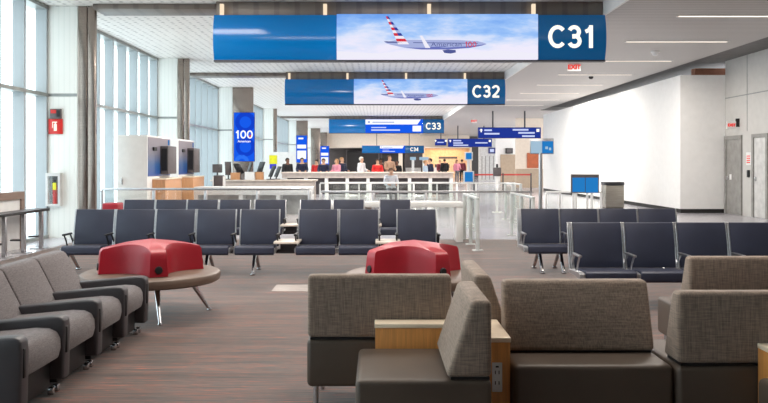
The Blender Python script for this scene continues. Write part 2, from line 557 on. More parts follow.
# doors in the right wall
for i, (y0, y1) in enumerate(((22.3, 23.38), (20.8, 21.68))):
    f = BM()
    box(f, (XR - 0.05, y0, 0), (XR - 0.001, y0 + 0.1, 2.3)); box(f, (XR - 0.05, y1 - 0.1, 0), (XR - 0.001, y1, 2.3)); box(f, (XR - 0.05, y0 + 0.1, 2.2), (XR - 0.001, y1 - 0.1, 2.3))
    d = struct('door_%d' % (i + 1), f, 'door_grey')
    bpart('door_leaf', (XR - 0.02, y0 + 0.11, 0.01), (XR - 0.002, y1 - 0.11, 2.19), 'door_grey' if i == 0 else 'door_pale', d)
    bpart('handle', (XR - 0.07, y1 - 0.26, 1.0), (XR - 0.02, y1 - 0.2, 1.12), 'chrome', d, 0.01)
o = bpart('card_reader', (XR - 0.04, 21.85, 1.1), (XR - 0.001, 21.97, 1.3), 'black', None, 0.008); tag(o, 'small black card reader on the grey wall between the two doors', 'card reader')
t = thing('wall_notice', 'white notice with red lettering on grey wall between the doors', 'notice', (XR - 0.001, 21.92, 1.5))
bpart('board', (-0.012, -0.14, -0.06), (0, 0.14, 0.3), 'white', t)
for k in range(4):
    bpart('red_line', (-0.016, -0.1, 0.0 + 0.06 * k), (-0.0125, 0.1, 0.03 + 0.06 * k), 'exit_red', t)
t = thing('exit_sign', 'red lit exit sign on bracket above the grey doors at right', 'sign', (XR - 0.001, 22.5, 2.36))
bpart('bracket', (-0.1, -0.02, 0.18), (0, 0.02, 0.42), 'black', t)
bpart('panel', (-0.36, -0.02, 0.12), (-0.101, 0.02, 0.34), 'white', t)
lettering('EXIT', 0.11, 'exit_red', t, (-0.23, -0.026, 0.23), 0.006)
t = thing('light_switch_plate', 'small white square switch plate on grey door frame', 'switch', (XR - 0.022, 23.0, 1.09))
bpart('plate', (-0.012, -0.06, -0.08), (0, 0.06, 0.08), 'white_gloss', t, 0.004)
bpart('rocker', (-0.02, -0.02, -0.035), (-0.0125, 0.02, 0.035), 'white', t, 0.003)

# left curtain wall: fins, transoms and panes between piers
piers = [15.6, 23.4, 32.3, 45.0, 57.8, 70.5, 80.0]
wn = 0
prev = -5.0
for k, yp in enumerate(piers):
    y0, y1 = prev, yp
    wn += 1
    fr = BM()
    nf = max(2, int(round((y1 - y0) / 1.0)))
    for q in range(nf + 1):
        y = y0 + (y1 - y0 - 0.1) * q / nf + 0.03
        box(fr, (XL, y, 0.06), (XL + 0.22, y + 0.07, ZC - 0.003))
    w = struct('window_%d' % wn, fr, 'fin')
    tr = BM()
    for z in (0.0, 2.82, ZC - 0.08):
        box(tr, (XL - 0.02, y0 + 0.01, z), (XL + 0.24, y1 - 0.01, z + 0.07))
    part('transom', tr, 'transom', w)
    gl = BM(); box(gl, (XL - 0.03, y0, 0.05), (XL - 0.02, y1, ZC - 0.003))
    part('pane', gl, 'win_glass', w)
    prev = yp + 0.9
    # pier panel and steel column beside it
    xp = -5.99
    pb = BM(); box(pb, (XL - 0.02, yp, 0.0), (xp, yp + 0.88, ZC - 0.003)); pn = struct('wall_left', pb, 'panel')
    bpart('panel_joint', (XL + 0.02, yp - 0.006, 2.83), (xp - 0.01, yp - 0.001, 2.89), 'transom', pn)
    bpart('panel_edge', (XL + 0.02, yp - 0.012, 0.01), (XL + 0.07, yp - 0.001, ZC - 0.01), 'frame_white', pn)
    bpart('panel_edge', (XL + 0.075, yp - 0.008, 0.01), (XL + 0.095, yp - 0.001, ZC - 0.01), 'transom', pn)
    wide = 0.34 if k < 2 else 0.85
    if k in (3,): wide = 0.2
    cb = BM()
    if k < 2:
        box(cb, (xp + 0.01, yp, 0), (xp + 0.01 + wide * 0.52, yp + 0.12, ZC - 0.003), 0.012)
        box(cb, (xp + 0.03 + wide * 0.52, yp, 0), (xp + 0.01 + wide, yp + 0.12, ZC - 0.003), 0.012)
    else:
        box(cb, (xp + 0.01, yp, 0), (xp + 0.01 + wide, yp + 0.12, ZC - 0.003), 0.012)
    struct('steel_column', cb, 'steel')

# hall-side wall beyond the window line in the far left

# ------------------------------------------------------------------ ceiling strip lights
yy = [15.2, 18.4, 21.9, 25.3, 28.6, 32.0, 35.4, 38.8]
words = ['nearest', 'second', 'third', 'fourth', 'fifth', 'sixth', 'seventh', 'farthest']
for k, y in enumerate(yy):
    t = thing('ceiling_light', '%s of the long recessed strip lights in the grey slat ceiling' % words[k], 'ceiling light', (7.08, y, ZR), 0, 'strip lights in the grey ceiling')
    bpart('diffuser', (-1.18, -0.06, -0.012), (1.18, 0.06, -0.002), 'lamp', t)
    fb = BM(); box(fb, (-1.22, -0.08, -0.016), (1.22, -0.061, -0.001)); box(fb, (-1.22, 0.061, -0.016), (1.22, 0.08, -0.001))
    part('frame', fb, 'white', t)
# exit signs under the grey ceiling
for (px, py, Y, lab) in ((574, 67, 22.6, 'red lettered exit sign hanging under grey ceiling beside the nearest gate sign'), (474, 121, 50.0, 'small distant red exit sign hanging above the blue directional boards')):
    t = thing('exit_sign', lab, 'sign', (sx(px, Y), Y, sz(py, Y)), 0, 'hanging exit signs')
    bpart('panel', (-0.19, -0.03, -0.12), (0.19, 0.0, 0.1), 'white', t)
    bpart('stem', (-0.02, -0.02, 0.101), (0.02, -0.0, ZR - sz(py, Y) - 0.001), 'white', t)
    lettering('EXIT', 0.18, 'exit_red', t, (0, -0.034, -0.01), 0.008)
for (px, py, Y, lab) in ((591, 76, 25.5, 'white security camera dome under grey ceiling near second gate sign'), (655, 50, 20.0, 'tiny white camera dome under grey ceiling between strip lights')):
    t = thing('mounted_camera', lab, 'security camera', (sx(px, Y), Y, ZR))
    q = BM(); lathe(q, [(0.0, -0.13), (0.05, -0.12), (0.075, -0.08), (0.08, -0.045)], 20); part('lens_dome', q, 'black' if px < 600 else 'white', t)
    q = BM(); lathe(q, [(0.08, -0.0449), (0.1, -0.044), (0.1, -0.002), (0.0, -0.002)], 20); part('housing', q, 'white', t)

# ------------------------------------------------------------------ gate signs


def arc_profile(z0, z1, bulge, depth, n=10):
    """side outline of a sign whose front bows toward the viewer (y,z)"""
    pts = []
    for i in range(n + 1):
        u = i / n
        pts.append((-bulge * (1 - (2 * u - 1) ** 2), z0 + (z1 - z0) * u))
    pts += [(depth, z1), (depth, z0)]
    return pts


def front_strip(bm, x0, x1, z0, z1, bulge, n=10, off=0.006):
    pts = [(-bulge * (1 - (2 * i / n - 1) ** 2) - off, z0 + (z1 - z0) * i / n) for i in range(n + 1)]
    for (a, b_) in zip(pts, pts[1:]):
        poly(bm, [(x0, a[0], a[1]), (x1, a[0], a[1]), (x1, b_[0], b_[1]), (x0, b_[0], b_[1])])


def gate_sign(text, Y, px, py, label, plane=True):
    x0, x1, x2, x3 = [sx(p, Y) for p in px]
    zt, zb = sz(py[0], Y), sz(py[1], Y)
    c = (x0 + x3) / 2
    t = thing('gate_sign', label, 'gate sign', (c, Y, zb), 0, 'hanging gate signs')
    h = zt - zb
    bul = 0.1 * h / 0.88
    b = BM(); prism(b, arc_profile(0, h, bul, 0.14), 'X', x0 - c, x1 - c - 0.004); part('end_panel', b, 'sign_blue', t)
    b = BM(); prism(b, arc_profile(0, h, bul, 0.14), 'X', x2 - c + 0.004, x3 - c); part('number_panel', b, 'sign_navy', t)
    b = BM(); box(b, (x0 - c, -bul * 0.3, -0.035), (x3 - c, 0.14, -0.001)); part('bottom_rail', b, 'dark_metal', t)
    b = BM(); box(b, (x1 - c, -bul, 0.0), (x2 - c, 0.14, h)); sc_ = part('screen', b, 'sky_pic' if plane else 'scr_blue', t)
    bold_number(text, h * 0.50, 'letters', t, ((x2 + x3) / 2 - c, -bul - 0.004, h * 0.5))
    W = x2 - x1; sx0 = x1 - c; yf = -bul - 0.004
    # hangers, given a warm glow of their own
    for u in (0.01, 0.275, 0.542, 0.81):
        hx = x0 - c + u * (x3 - x0) + 0.03
        if Y < 30: bpart('hanger', (hx, 0.02, h + 0.001), (hx + 0.07, 0.1, h + 0.22), 'hanger_glow', t)
    if plane:
        # the aeroplane in the picture, flat on the display.  u across, v up, both 0..1
        def pt(u, v, k=0): return (sx0 + u * W, yf - 0.001 * k, v * h)
        def shape(name, pts, mat, k): 
            b = BM(); poly(b, [pt(u, v, k) for u, v in pts]); return part(name, b, mat, sc_)
        shape('cloud_bank', [(0, 0.02), (1, 0.02), (1, 0.13), (0.8, 0.2), (0.62, 0.13), (0.4, 0.2), (0.2, 0.13), (0, 0.18)], 'p_white', 0)
        body = [(0.235, 0.37), (0.29, 0.42), (0.36, 0.43), (0.60, 0.425), (0.70, 0.40), (0.735, 0.36), (0.745, 0.335), (0.72, 0.30), (0.66, 0.25), (0.55, 0.215), (0.42, 0.215), (0.33, 0.26), (0.27, 0.32)]
        shape('fuselage', body, 'p_body', 1)
        shape('belly', [(0.745, 0.335), (0.72, 0.30), (0.66, 0.25), (0.55, 0.215), (0.42, 0.215), (0.33, 0.26), (0.42, 0.255), (0.55, 0.26), (0.66, 0.29)], 'p_dark', 2)
        shape('window_line', [(0.38, 0.375), (0.70, 0.36), (0.70, 0.345), (0.38, 0.36)], 'p_line', 2)
        shape('wing', [(0.44, 0.27), (0.56, 0.29), (0.475, 0.235), (0.455, 0.24)], 'p_dark', 3)
        shape('winglet', [(0.412, 0.52), (0.424, 0.525), (0.465, 0.25), (0.44, 0.25)], 'p_white', 4)
        shape('engine', [(0.525, 0.20), (0.555, 0.215), (0.59, 0.205), (0.592, 0.15), (0.565, 0.125), (0.535, 0.14)], 'p_line', 4)
        shape('tailplane', [(0.232, 0.40), (0.30, 0.385), (0.33, 0.36), (0.25, 0.365)], 'p_line', 3)
        # striped tail fin: left edge and right edge against height
        def le(v): return 0.243 + (0.305 - 0.243) * (0.95 - v) / 0.62
        def re(v): return 0.256 + (0.36 - 0.256) * (0.95 - v) / 0.62
        rows = 10
        for i in range(rows):
            va, vb = 0.95 - 0.62 * i / rows, 0.95 - 0.62 * (i + 1) / rows
            mid = 0.5
            ma, mb = le(va) + (re(va) - le(va)) * mid, le(vb) + (re(vb) - le(vb)) * mid
            cl, cr = ('p_red', 'p_navy') if i % 2 == 0 else ('p_white', 'p_body' if i < 7 else 'p_white')
            if i >= 7 and i % 2 == 0: cr = 'p_red'
            shape('tail_stripe', [(le(va), va), (ma, va), (mb, vb), (le(vb), vb)], cl, 3)
            shape('tail_stripe', [(ma, va), (re(va), va), (re(vb), vb), (mb, vb)], cr, 3)
        lettering('American', h * 0.13, 'p_line', sc_, pt(0.545, 0.325, 6), 0.0, depth=0.0, wide=1.35)
        bold_number('100', h * 0.12, 'p_red', sc_, pt(0.665, 0.33, 6), 0.001, 0.07)
    else:
        def pt(u, v, k=0): return (sx0 + u * W, yf - 0.004 * k, v * h)
        def shape(name, pts, mat, k):
            b = BM(); poly(b, [pt(u, v, k) for u, v in pts]); return part(name, b, mat, sc_)
        shape('white_field', [(0, 0.62), (0.9, 0.62), (0.96, 0.98), (0, 0.98)], 'scr_white', 0)
        shape('text_line', [(0.12, 0.74), (0.5, 0.74), (0.5, 0.82), (0.12, 0.82)], 'p_body', 1)
        shape('text_line', [(0.04, 0.72), (0.08, 0.72), (0.08, 0.86), (0.04, 0.86)], 'p_body', 1)
        shape('text_line', [(0.1, 0.36), (0.36, 0.36), (0.36, 0.43), (0.1, 0.43)], 'letters_blue', 1)
        shape('text_line', [(0.1, 0.16), (0.6, 0.16), (0.6, 0.26), (0.1, 0.26)], 'letters_blue', 1)
    return t


M['warm_metal'] = plain('warm_lit_bracket', (240, 222, 196), 0.35)
gate_sign('C31', 15.0, (214, 337, 537, 605), (15, 60), 'nearest and largest hanging gate sign, numbered C31, with aeroplane screen')
gate_sign('C32', 26.7, (285, 354, 467, 505), (79.3, 104), 'second hanging gate sign, numbered C32, with aeroplane screen')
t = gate_sign('C33', 52.0, (329, 365.5, 423, 444), (119.3, 133), 'third hanging gate sign, numbered C33, with white and blue screen', False)
b = BM(); poly(b, [(sx(412.5, 52) - t.location.x, -0.122, 0.1), (sx(421, 52) - t.location.x, -0.122, 0.1), (sx(421, 52) - t.location.x, -0.122, 0.48), (sx(412.5, 52) - t.location.x, -0.122, 0.48)])
part('icon', b, 'scr_white', t)
t = gate_sign('C34', 72.0, (362, 380, 405, 424), (145.6, 153), 'farthest hanging gate sign, numbered C34, below the cream bulkhead', False)
b = BM(); tube(b, [(-1.5, 0.05, 0.69), (-1.5, 0.05, ZC - t.location.z - 0.001)], 0.03); tube(b, [(1.5, 0.05, 0.69), (1.5, 0.05, ZC - t.location.z - 0.001)], 0.03)
part('hanger', b, 'dark_metal', t)

# overhead blue directional boards
def arrow(t, x, z, s, y, kind):
    b = BM()
    if kind == 'up': pts = [(-.5, 0), (0, .5), (.5, 0), (.18, 0), (.18, -.5), (-.18, -.5), (-.18, 0)]
    else: pts = [(-.5, .5), (.5, .5), (.5, -.5), (-.5, -.5)]
    poly(b, [(x + p[0] * s, y, z + p[1] * s) for p in pts]); return part('arrow' if kind == 'up' else 'pictogram', b, 'letters', t)


def direction_board(Y, px0, px1, py0, py1, rods, label, lines):
    x0, x1, z0, z1 = sx(px0, Y), sx(px1, Y), sz(py1, Y), sz(py0, Y)
    c = (x0 + x1) / 2; h = z1 - z0; w = x1 - x0
    t = thing('direction_sign', label, 'sign', (c, Y, z0), 0, 'blue hanging direction boards')
    b = BM(); box(b, (-w / 2, 0, 0), (w / 2, 0.16, h), 0.015); part('case', b, 'dir_blue_case', t)
    bpart('face', (-w / 2 + 0.03, -0.008, 0.03), (w / 2 - 0.03, -0.001, h - 0.03), 'dir_blue', t)
    for r in rods:
        b = BM(); tube(b, [(sx(r, Y) - c, 0.08, h), (sx(r, Y) - c, 0.08, ZR - z0 - 0.001)], 0.045); part('rod', b, 'dark_metal', t)
    for (u0, u1, v) in lines:
        bpart('text_line', (-w / 2 + u0 * w, -0.014, v * h), (-w / 2 + u1 * w, -0.0085, (v + 0.15) * h), 'letters_blue', t)
    arrow(t, -w / 2 + 0.05 * w, 0.72 * h, 0.2, -0.014, 'up')
    arrow(t, w / 2 - 0.05 * w, 0.72 * h, 0.16, -0.014, 'box')
    return t


direction_board(43.0, 478, 541, 127.3, 138.3, (493, 525), 'blue hanging direction board on two rods in front of the white wall', [(0.1, 0.22, 0.66), (0.1, 0.34, 0.34), (0.55, 0.8, 0.7), (0.64, 0.9, 0.42), (0.7, 0.9, 0.12)])
direction_board(60.0, 448, 492, 138.6, 147, (458, 484), 'farther blue hanging direction board left of the two-rod board', [(0.12, 0.3, 0.68), (0.12, 0.34, 0.4), (0.12, 0.46, 0.14), (0.62, 0.9, 0.42)])
direction_board(61.0, 435, 446.5, 138.9, 145.5, (441,), 'short blue hanging board at left of the farther direction board', [(0.2, 0.75, 0.4)])

# ------------------------------------------------------------------ fire point on the near pier
Yf = 15.6
t = thing('extinguisher_sign', 'red sign with white fire extinguisher symbol on white pier', 'sign', (sx(56, Yf), Yf - 0.001, sz(134, Yf)))
bpart('board', (-0.14, -0.03, 0), (0.14, 0, 0.3), 'safety_red', t, 0.004)
b = BM()
box(b, (-0.03, -0.036, 0.06), (0.03, -0.0305, 0.2), 0.008); box(b, (-0.012, -0.036, 0.2), (0.012, -0.0305, 0.235)); box(b, (-0.055, -0.036, 0.225), (0.035, -0.0305, 0.245)); box(b, (-0.062, -0.036, 0.12), (-0.048, -0.0305, 0.24))
part('symbol', b, 'letters', t)
t = thing('fire_alarm', 'small dark fire alarm sounder above the red extinguisher sign', 'alarm', (sx(56.5, Yf), Yf - 0.001, sz(119, Yf) + 0.01))
bpart('case', (-0.11, -0.06, 0), (0.11, 0, 0.19), 'grey_plastic', t, 0.01)
bpart('strobe', (-0.09, -0.068, 0.1), (0.02, -0.0605, 0.17), 'safety_red', t)
bpart('grille', (0.03, -0.068, 0.03), (0.09, -0.0605, 0.16), 'black', t)
t = thing('extinguisher_cabinet', 'white framed fire extinguisher cabinet with window set on white pier', 'cabinet', (sx(55.2, Yf), Yf - 0.001, sz(206, Yf)))
b = BM()
w, h = 0.145, 0.66
box(b, (-w, -0.12, 0), (-w + 0.045, 0, h)); box(b, (w - 0.045, -0.12, 0), (w, 0, h)); box(b, (-w + 0.045, -0.12, 0), (w - 0.045, 0, 0.045)); box(b, (-w + 0.045, -0.12, h - 0.06), (w - 0.045, 0, h))
part('frame', b, 'door_pale', t)
bpart('back_panel', (-w + 0.046, -0.012, 0.046), (w - 0.046, -0.002, h - 0.061), 'grey_plastic', t)
bpart('glass', (-w + 0.046, -0.118, 0.046), (w - 0.046, -0.114, h - 0.061), 'rail_glass', t)
t = thing('fire_extinguisher', 'red fire extinguisher with yellow tag inside the white cabinet', 'fire extinguisher', (sx(56.5, Yf), Yf - 0.066, sz(206, Yf) + 0.047))
b = BM(); lathe(b, [(0, 0), (0.043, 0.0), (0.046, 0.015), (0.046, 0.33), (0.03, 0.38), (0.014, 0.4), (0.014, 0.42), (0, 0.42)], 20); part('cylinder', b, 'safety_red', t)
b = BM(); box(b, (-0.012, -0.02, 0.421), (0.012, 0.02, 0.46)); box(b, (-0.012, -0.045, 0.46), (0.012, 0.03, 0.475)); part('valve', b, 'black', t)
b = BM(); tube(b, [(0.0, 0.0, 0.44), (-0.04, -0.02, 0.43), (-0.055, -0.02, 0.3), (-0.053, -0.02, 0.2)], 0.008, 8); part('hose', b, 'black', t)
bpart('tag', (-0.03, -0.052, 0.28), (0.04, -0.0485, 0.42), 'yellow', t)

# ------------------------------------------------------------------ beam seating


def chair_meshes():
    W = 0.272
    d = {}
    b = BM()
    prof = [(-0.455, 0.272), (-0.475, 0.295), (-0.475, 0.37), (-0.45, 0.388), (-0.36, 0.392), (-0.1, 0.362), (0.02, 0.362), (0.02, 0.33), (-0.38, 0.34), (-0.42, 0.315), (-0.435, 0.270)]
    prism(b, prof, 'X', -W + 0.012, W - 0.012, 0.006, 2)
    d['seat'] = mesh_of(b, 'seat')
    b = BM()
    prof = [(-0.01, 0.366), (0.0, 0.46), (0.018, 0.60), (0.05, 0.75), (0.078, 0.845), (0.09, 0.852), (0.104, 0.845), (0.085, 0.75), (0.055, 0.60), (0.04, 0.46), (0.03, 0.366)]
    prism(b, prof, 'X', -W + 0.008, W - 0.008, 0.006, 2)
    d['backrest'] = mesh_of(b, 'backrest')
    for s, n in ((-1, 'frame_l'), (1, 'frame_r')):
        b = BM()
        fp = [(-0.46, 0.295), (-0.46, 0.36), (-0.36, 0.372), (-0.03, 0.355), (0.0, 0.46), (0.02, 0.60), (0.052, 0.75), (0.08, 0.852), (0.11, 0.852), (0.09, 0.75), (0.064, 0.60), (0.05, 0.46), (0.035, 0.315), (-0.3, 0.315), (-0.42, 0.295)]
        prism(b, fp, 'X', s * (W + 0.001) - 0.008, s * (W + 0.001) + 0.008, 0.002, 1)
        d[n] = mesh_of(b, 'side_frame')
    b = BM()
    box(b, (-0.02, -0.34, 0.515), (0.02, -0.06, 0.54), 0.008)
    tube(b, [(0, -0.1, 0.52), (0, -0.05, 0.47), (0, 0.0, 0.40)], 0.011, 8)
    tube(b, [(0, -0.3, 0.515), (0, -0.24, 0.44), (0, -0.2, 0.37)], 0.011, 8)
    d['armrest'] = mesh_of(b, 'armrest')
    b = BM()
    tube(b, [(0, -0.2, 0.30), (0, -0.3, 0.2), (0, -0.43, 0.03)], [0.03, 0.026, 0.022], 8)
    tube(b, [(0, -0.2, 0.30), (0, -0.08, 0.2), (0, 0.12, 0.03)], [0.03, 0.026, 0.022], 8)
    box(b, (-0.03, -0.47, 0.0), (0.03, -0.39, 0.028), 0.01); box(b, (-0.03, 0.09, 0.0), (0.03, 0.17, 0.028), 0.01)
    box(b, (-0.035, -0.25, 0.24), (0.035, -0.15, 0.345), 0.008)
    d['leg'] = mesh_of(b, 'leg')
    for k, m in (('seat', 'navy'), ('backrest', 'navy'), ('frame_l', 'alu'), ('frame_r', 'alu'), ('armrest', 'black'), ('leg', 'chrome')):
        d[k].materials.append(M[m])
    d['armrest_alu'] = d['armrest'].copy(); d['armrest_alu'].materials.clear(); d['armrest_alu'].materials.append(M['alu'])
    return d


CM = chair_meshes()


def seat_row(label, Y, centres, tables, legs, arms='armrest', beam_to=None):
    c0 = sum(centres) / len(centres)
    t = thing('beam_seating', label, 'airport seating', (c0, Y, 0), 0, 'rows of dark blue beam seats')
    lo, hi = min(centres) - 0.24 - c0, max(centres) + 0.24 - c0
    bpart('beam', (lo, -0.235, 0.27), (hi, -0.165, 0.325), 'dark_metal', t, 0.006)
    for x in centres:
        s = link('seat', CM['seat'], t, (x - c0, 0, 0))
        r = link('backrest', CM['backrest'], t, (x - c0, 0, 0))
        link('side_frame', CM['frame_l'], r); link('side_frame', CM['frame_r'], r)
    ax = []
    for x in centres:
        for e in (x - 0.284, x + 0.284):
            if not any(abs(e - q) < 0.12 for q in ax): ax.append(e)
    for e in ax: link('armrest', CM[arms], t, (e - c0, 0, 0))
    if arms == 'armrest_alu':
        for dx in (0.02, 0.04): link('end_frame', CM['frame_l'], t, (min(centres) - c0 - dx, 0, 0))
    for e in legs: link('leg', CM['leg'], t, (e - c0, 0, 0))
    for x in tables:
        tb = bpart('side_table', (x - c0 - 0.17, -0.42, 0.415), (x - c0 + 0.17, 0.02, 0.445), 'pale_top', t, 0.006)
        bpart('table_bracket', (-0.1 + x - c0, -0.24, 0.326), (0.1 + x - c0, -0.16, 0.414), 'dark_metal', tb)
    return t


seat_row('front row of dark blue seats in middle left, just behind the red benches', 10.85, [-3.945, -3.375, -2.815, -2.245, -1.635, -0.82, -0.25, 0.553], [-1.215, 0.15], [-4.2, -2.3, -1.66, 0.2, 0.6])
seat_row('back row of dark blue seats in middle left, closest to the glass railing', 13.72, [-4.2, -3.635, -3.08, -2.51, -1.885, -1.08, -0.5, 0.32], [-1.485, -0.09], [-4.3, -2.3, -1.75, -0.3, 0.4])
seat_row('nearer row of dark blue seats at right, behind the taupe lounge seats', 8.45, [2.40, 2.97, 3.54, 4.11], [], [2.6, 3.9], 'armrest_alu')
seat_row('farther row of dark blue seats at right, in front of the trash bin', 11.0, [2.31, 2.86, 3.415, 3.97], [], [2.24, 2.53, 3.9], 'armrest_alu')

# ------------------------------------------------------------------ row of lounge armchairs at left


def lounge_row():
    ys = [4.48, 5.09, 5.70, 6.29, 6.86]
    t = thing('lounge_armchair_row', 'row of four grey woven lounge armchairs sharing charcoal arms along left edge', 'armchair row', (-2.03, 5.67, 0), PI / 2)
    # local: x along the row, y=0 at the arm fronts, +y toward the backs, facing -y
    am = BM()
    prof = [(-0.005, 0.10), (-0.012, 0.42), (-0.006, 0.485), (0.02, 0.505), (0.08, 0.505), (0.62, 0.455), (0.66, 0.40), (0.66, 0.24), (0.3, 0.22), (0.16, 0.16), (0.13, 0.10)]
    prism(am, prof, 'X', -0.054, 0.054, 0.018, 3)
    arm = mesh_of(am, 'armrest'); arm.materials.append(M['lounge_vinyl'])
    sl = BM(); box(sl, (-0.03, -0.018, 0.27), (0.0, 0.02, 0.44), 0.004); slot = mesh_of(sl, 'arm_slot'); slot.materials.append(M['black'])
    lg = BM()
    tube(lg, [(-0.04, 0.14, 0.11), (-0.04, 0.14, 0.02), (-0.04, 0.6, 0.02), (-0.04, 0.62, 0.23)], 0.012, 8)
    tube(lg, [(0.04, 0.14, 0.11), (0.04, 0.14, 0.02), (0.04, 0.6, 0.02), (0.04, 0.62, 0.23)], 0.012, 8)
    leg = mesh_of(lg, 'leg'); leg.materials.append(M['dark_metal'])
    fg = BM(); box(fg, (-0.016, 0.06, 0.0), (0.016, 0.10, 0.05), 0.006); foot = mesh_of(fg, 'foot'); foot.materials.append(M['chrome'])
    for y in ys:
        a = link('armrest', arm, t, (y - 5.67, 0, 0)); link('arm_slot', slot, a)
        lo_ = link('leg', leg, t, (y - 5.67, 0, 0)); link('foot', foot, lo_, (-0.04, 0, 0)); link('foot', foot, lo_, (0.04, 0, 0))
    for y0, y1 in zip(ys, ys[1:]):
        c = (y0 + y1) / 2 - 5.67; w = (y1 - y0) / 2 - 0.056
        b = BM()
        prism(b, [(0.02, 0.25), (0.005, 0.31), (0.008, 0.37), (0.03, 0.415), (0.08, 0.438), (0.16, 0.442), (0.60, 0.40), (0.60, 0.29), (0.12, 0.26), (0.05, 0.235)], 'X', -w, w, 0.02, 3)
        part('seat_cushion', b, 'lounge_fabric', t, loc=(c, 0, 0))
        b = BM(); box(b, (-w - 0.003, 0.08, 0.05), (w + 0.003, 0.58, 0.244), 0.01); part('seat_base', b, 'black', t, loc=(c, 0, 0))
        b = BM()
        wb = (y1 - y0) / 2 - 0.004
        prism(b, [(0.54, 0.40), (0.60, 0.52), (0.67, 0.655), (0.70, 0.71), (0.725, 0.73), (0.79, 0.735), (0.84, 0.72), (0.84, 0.30), (0.6, 0.30)], 'X', -wb, wb, 0.016, 3)
        part('backrest', b, 'lounge_fabric', t, loc=(c, 0, 0))
    b = BM(); box(b, (ys[0] - 5.67 - 0.04, 0.45, 0.16), (ys[-1] - 5.67 + 0.04, 0.55, 0.235), 0.01); part('beam', b, 'dark_metal', t)
    return t


lounge_row()

# ------------------------------------------------------------------ taupe lounge seats and power consoles


def lounge_chair(label, x, y, rz, w, depth=0.64):
    """rear plane at local y=0, seat runs to -depth, faces -y; x centred"""
    t = thing('lounge_chair', label, 'lounge seat', (x, y, 0), rz, 'taupe lounge seats with wedge backs')
    h = w / 2
    b = BM()
    n = 8
    # the seat block, its top bowed slightly at the front edge
    box(b, (-h, -depth, 0.175), (h, -0.004, 0.456), 0.028, 4)
    part('seat', b, 'sofa_vinyl', t)
    b = BM()
    prism(b, [(-0.225, 0.468), (-0.004, 0.468), (-0.004, 0.838), (-0.10, 0.838)], 'X', -h + 0.004, h - 0.004, 0.026, 4)
    part('backrest', b, 'sofa_fabric', t)
    bpart('gap_strip', (-h + 0.02, -0.2, 0.4555), (h - 0.02, -0.012, 0.4675), 'black', t)
    for ix in (-h + 0.05, h - 0.05):
        for iy in (-depth + 0.06, -0.06):
            b = BM(); tube(b, [(ix, iy, 0.0), (ix, iy, 0.176)], 0.017, 12); part('leg', b, 'alu', t)
    return t


def power_console(label, x, y, parts_, outlet):
    t = thing('power_console', label, 'power console', (x, y, 0), 0, 'maple power consoles')
    for (x0, y0, x1, y1) in parts_:
        b = BM(); box(b, (x0, y0, 0.02), (x1, y1, 0.554), 0.002); part('body', b, 'maple', t)
        b = BM(); box(b, (x0 - 0.004, y0 - 0.006, 0.555), (x1 + 0.004, y1, 0.58), 0.004, 2); part('top', b, 'laminate', t)
    if outlet:
        ox, oy = outlet
        p = bpart('outlet_plate', (ox - 0.027, oy - 0.008, 0.295), (ox + 0.027, oy - 0.0005, 0.45), 'white_gloss', t, 0.003)
        for z in (0.335, 0.39):
            b = BM(); box(b, (ox - 0.012, oy - 0.011, z), (ox - 0.007, oy - 0.0082, z + 0.018)); box(b, (ox + 0.007, oy - 0.011, z), (ox + 0.012, oy - 0.0082, z + 0.018)); part('socket', b, 'grey_plastic', p)
        bpart('charging_port', (ox - 0.008, oy - 0.011, 0.425), (ox + 0.008, oy - 0.0082, 0.433), 'black', p)
    return t


for k, (dx, dy) in enumerate(((0, 0), (1.958, -0.6))):
    if k == 0:
        labs = ['taupe lounge seat seen from behind at lower middle, in front of red bench', 'taupe lounge seat facing left in lower middle foreground, brown seat in view',
                'taupe lounge seat facing the viewer, right of the maple console with outlet', 'taupe lounge seat seen end on, back turned left, behind the maple console']
    else:
        labs = ['taupe lounge seat seen from behind at lower right, beside the cut-off maple console', 'taupe lounge seat cut by lower right corner, only its brown seat edge showing']
    lounge_chair(labs[0], 0.015 + dx, 4.6 + dy, PI, 0.86)
    lounge_chair(labs[1], 0.556 + dx, 4.075 + dy, -PI / 2, 0.67, 0.66)
    if k == 0:
        lounge_chair(labs[2], 1.12, 4.5, 0, 0.824, 0.48)
        lounge_chair(labs[3], 0.569, 4.97, PI / 2, 0.74)
    power_console('maple power console with white outlet plate between lower middle lounge seats' if k == 0 else 'maple power console cut by right picture edge behind corner lounge seat',
                  0 + dx, 4.6 + dy, [(-0.01, -0.135, 0.564, -0.01), (0.568, -0.49, 0.702, -0.01)], (0.632, -0.49) if k == 0 else None)
lounge_chair('taupe lounge seat seen from behind at right edge, farthest of the right group', 2.63, 5.49, PI, 0.86)

# ------------------------------------------------------------------ round benches with red backs


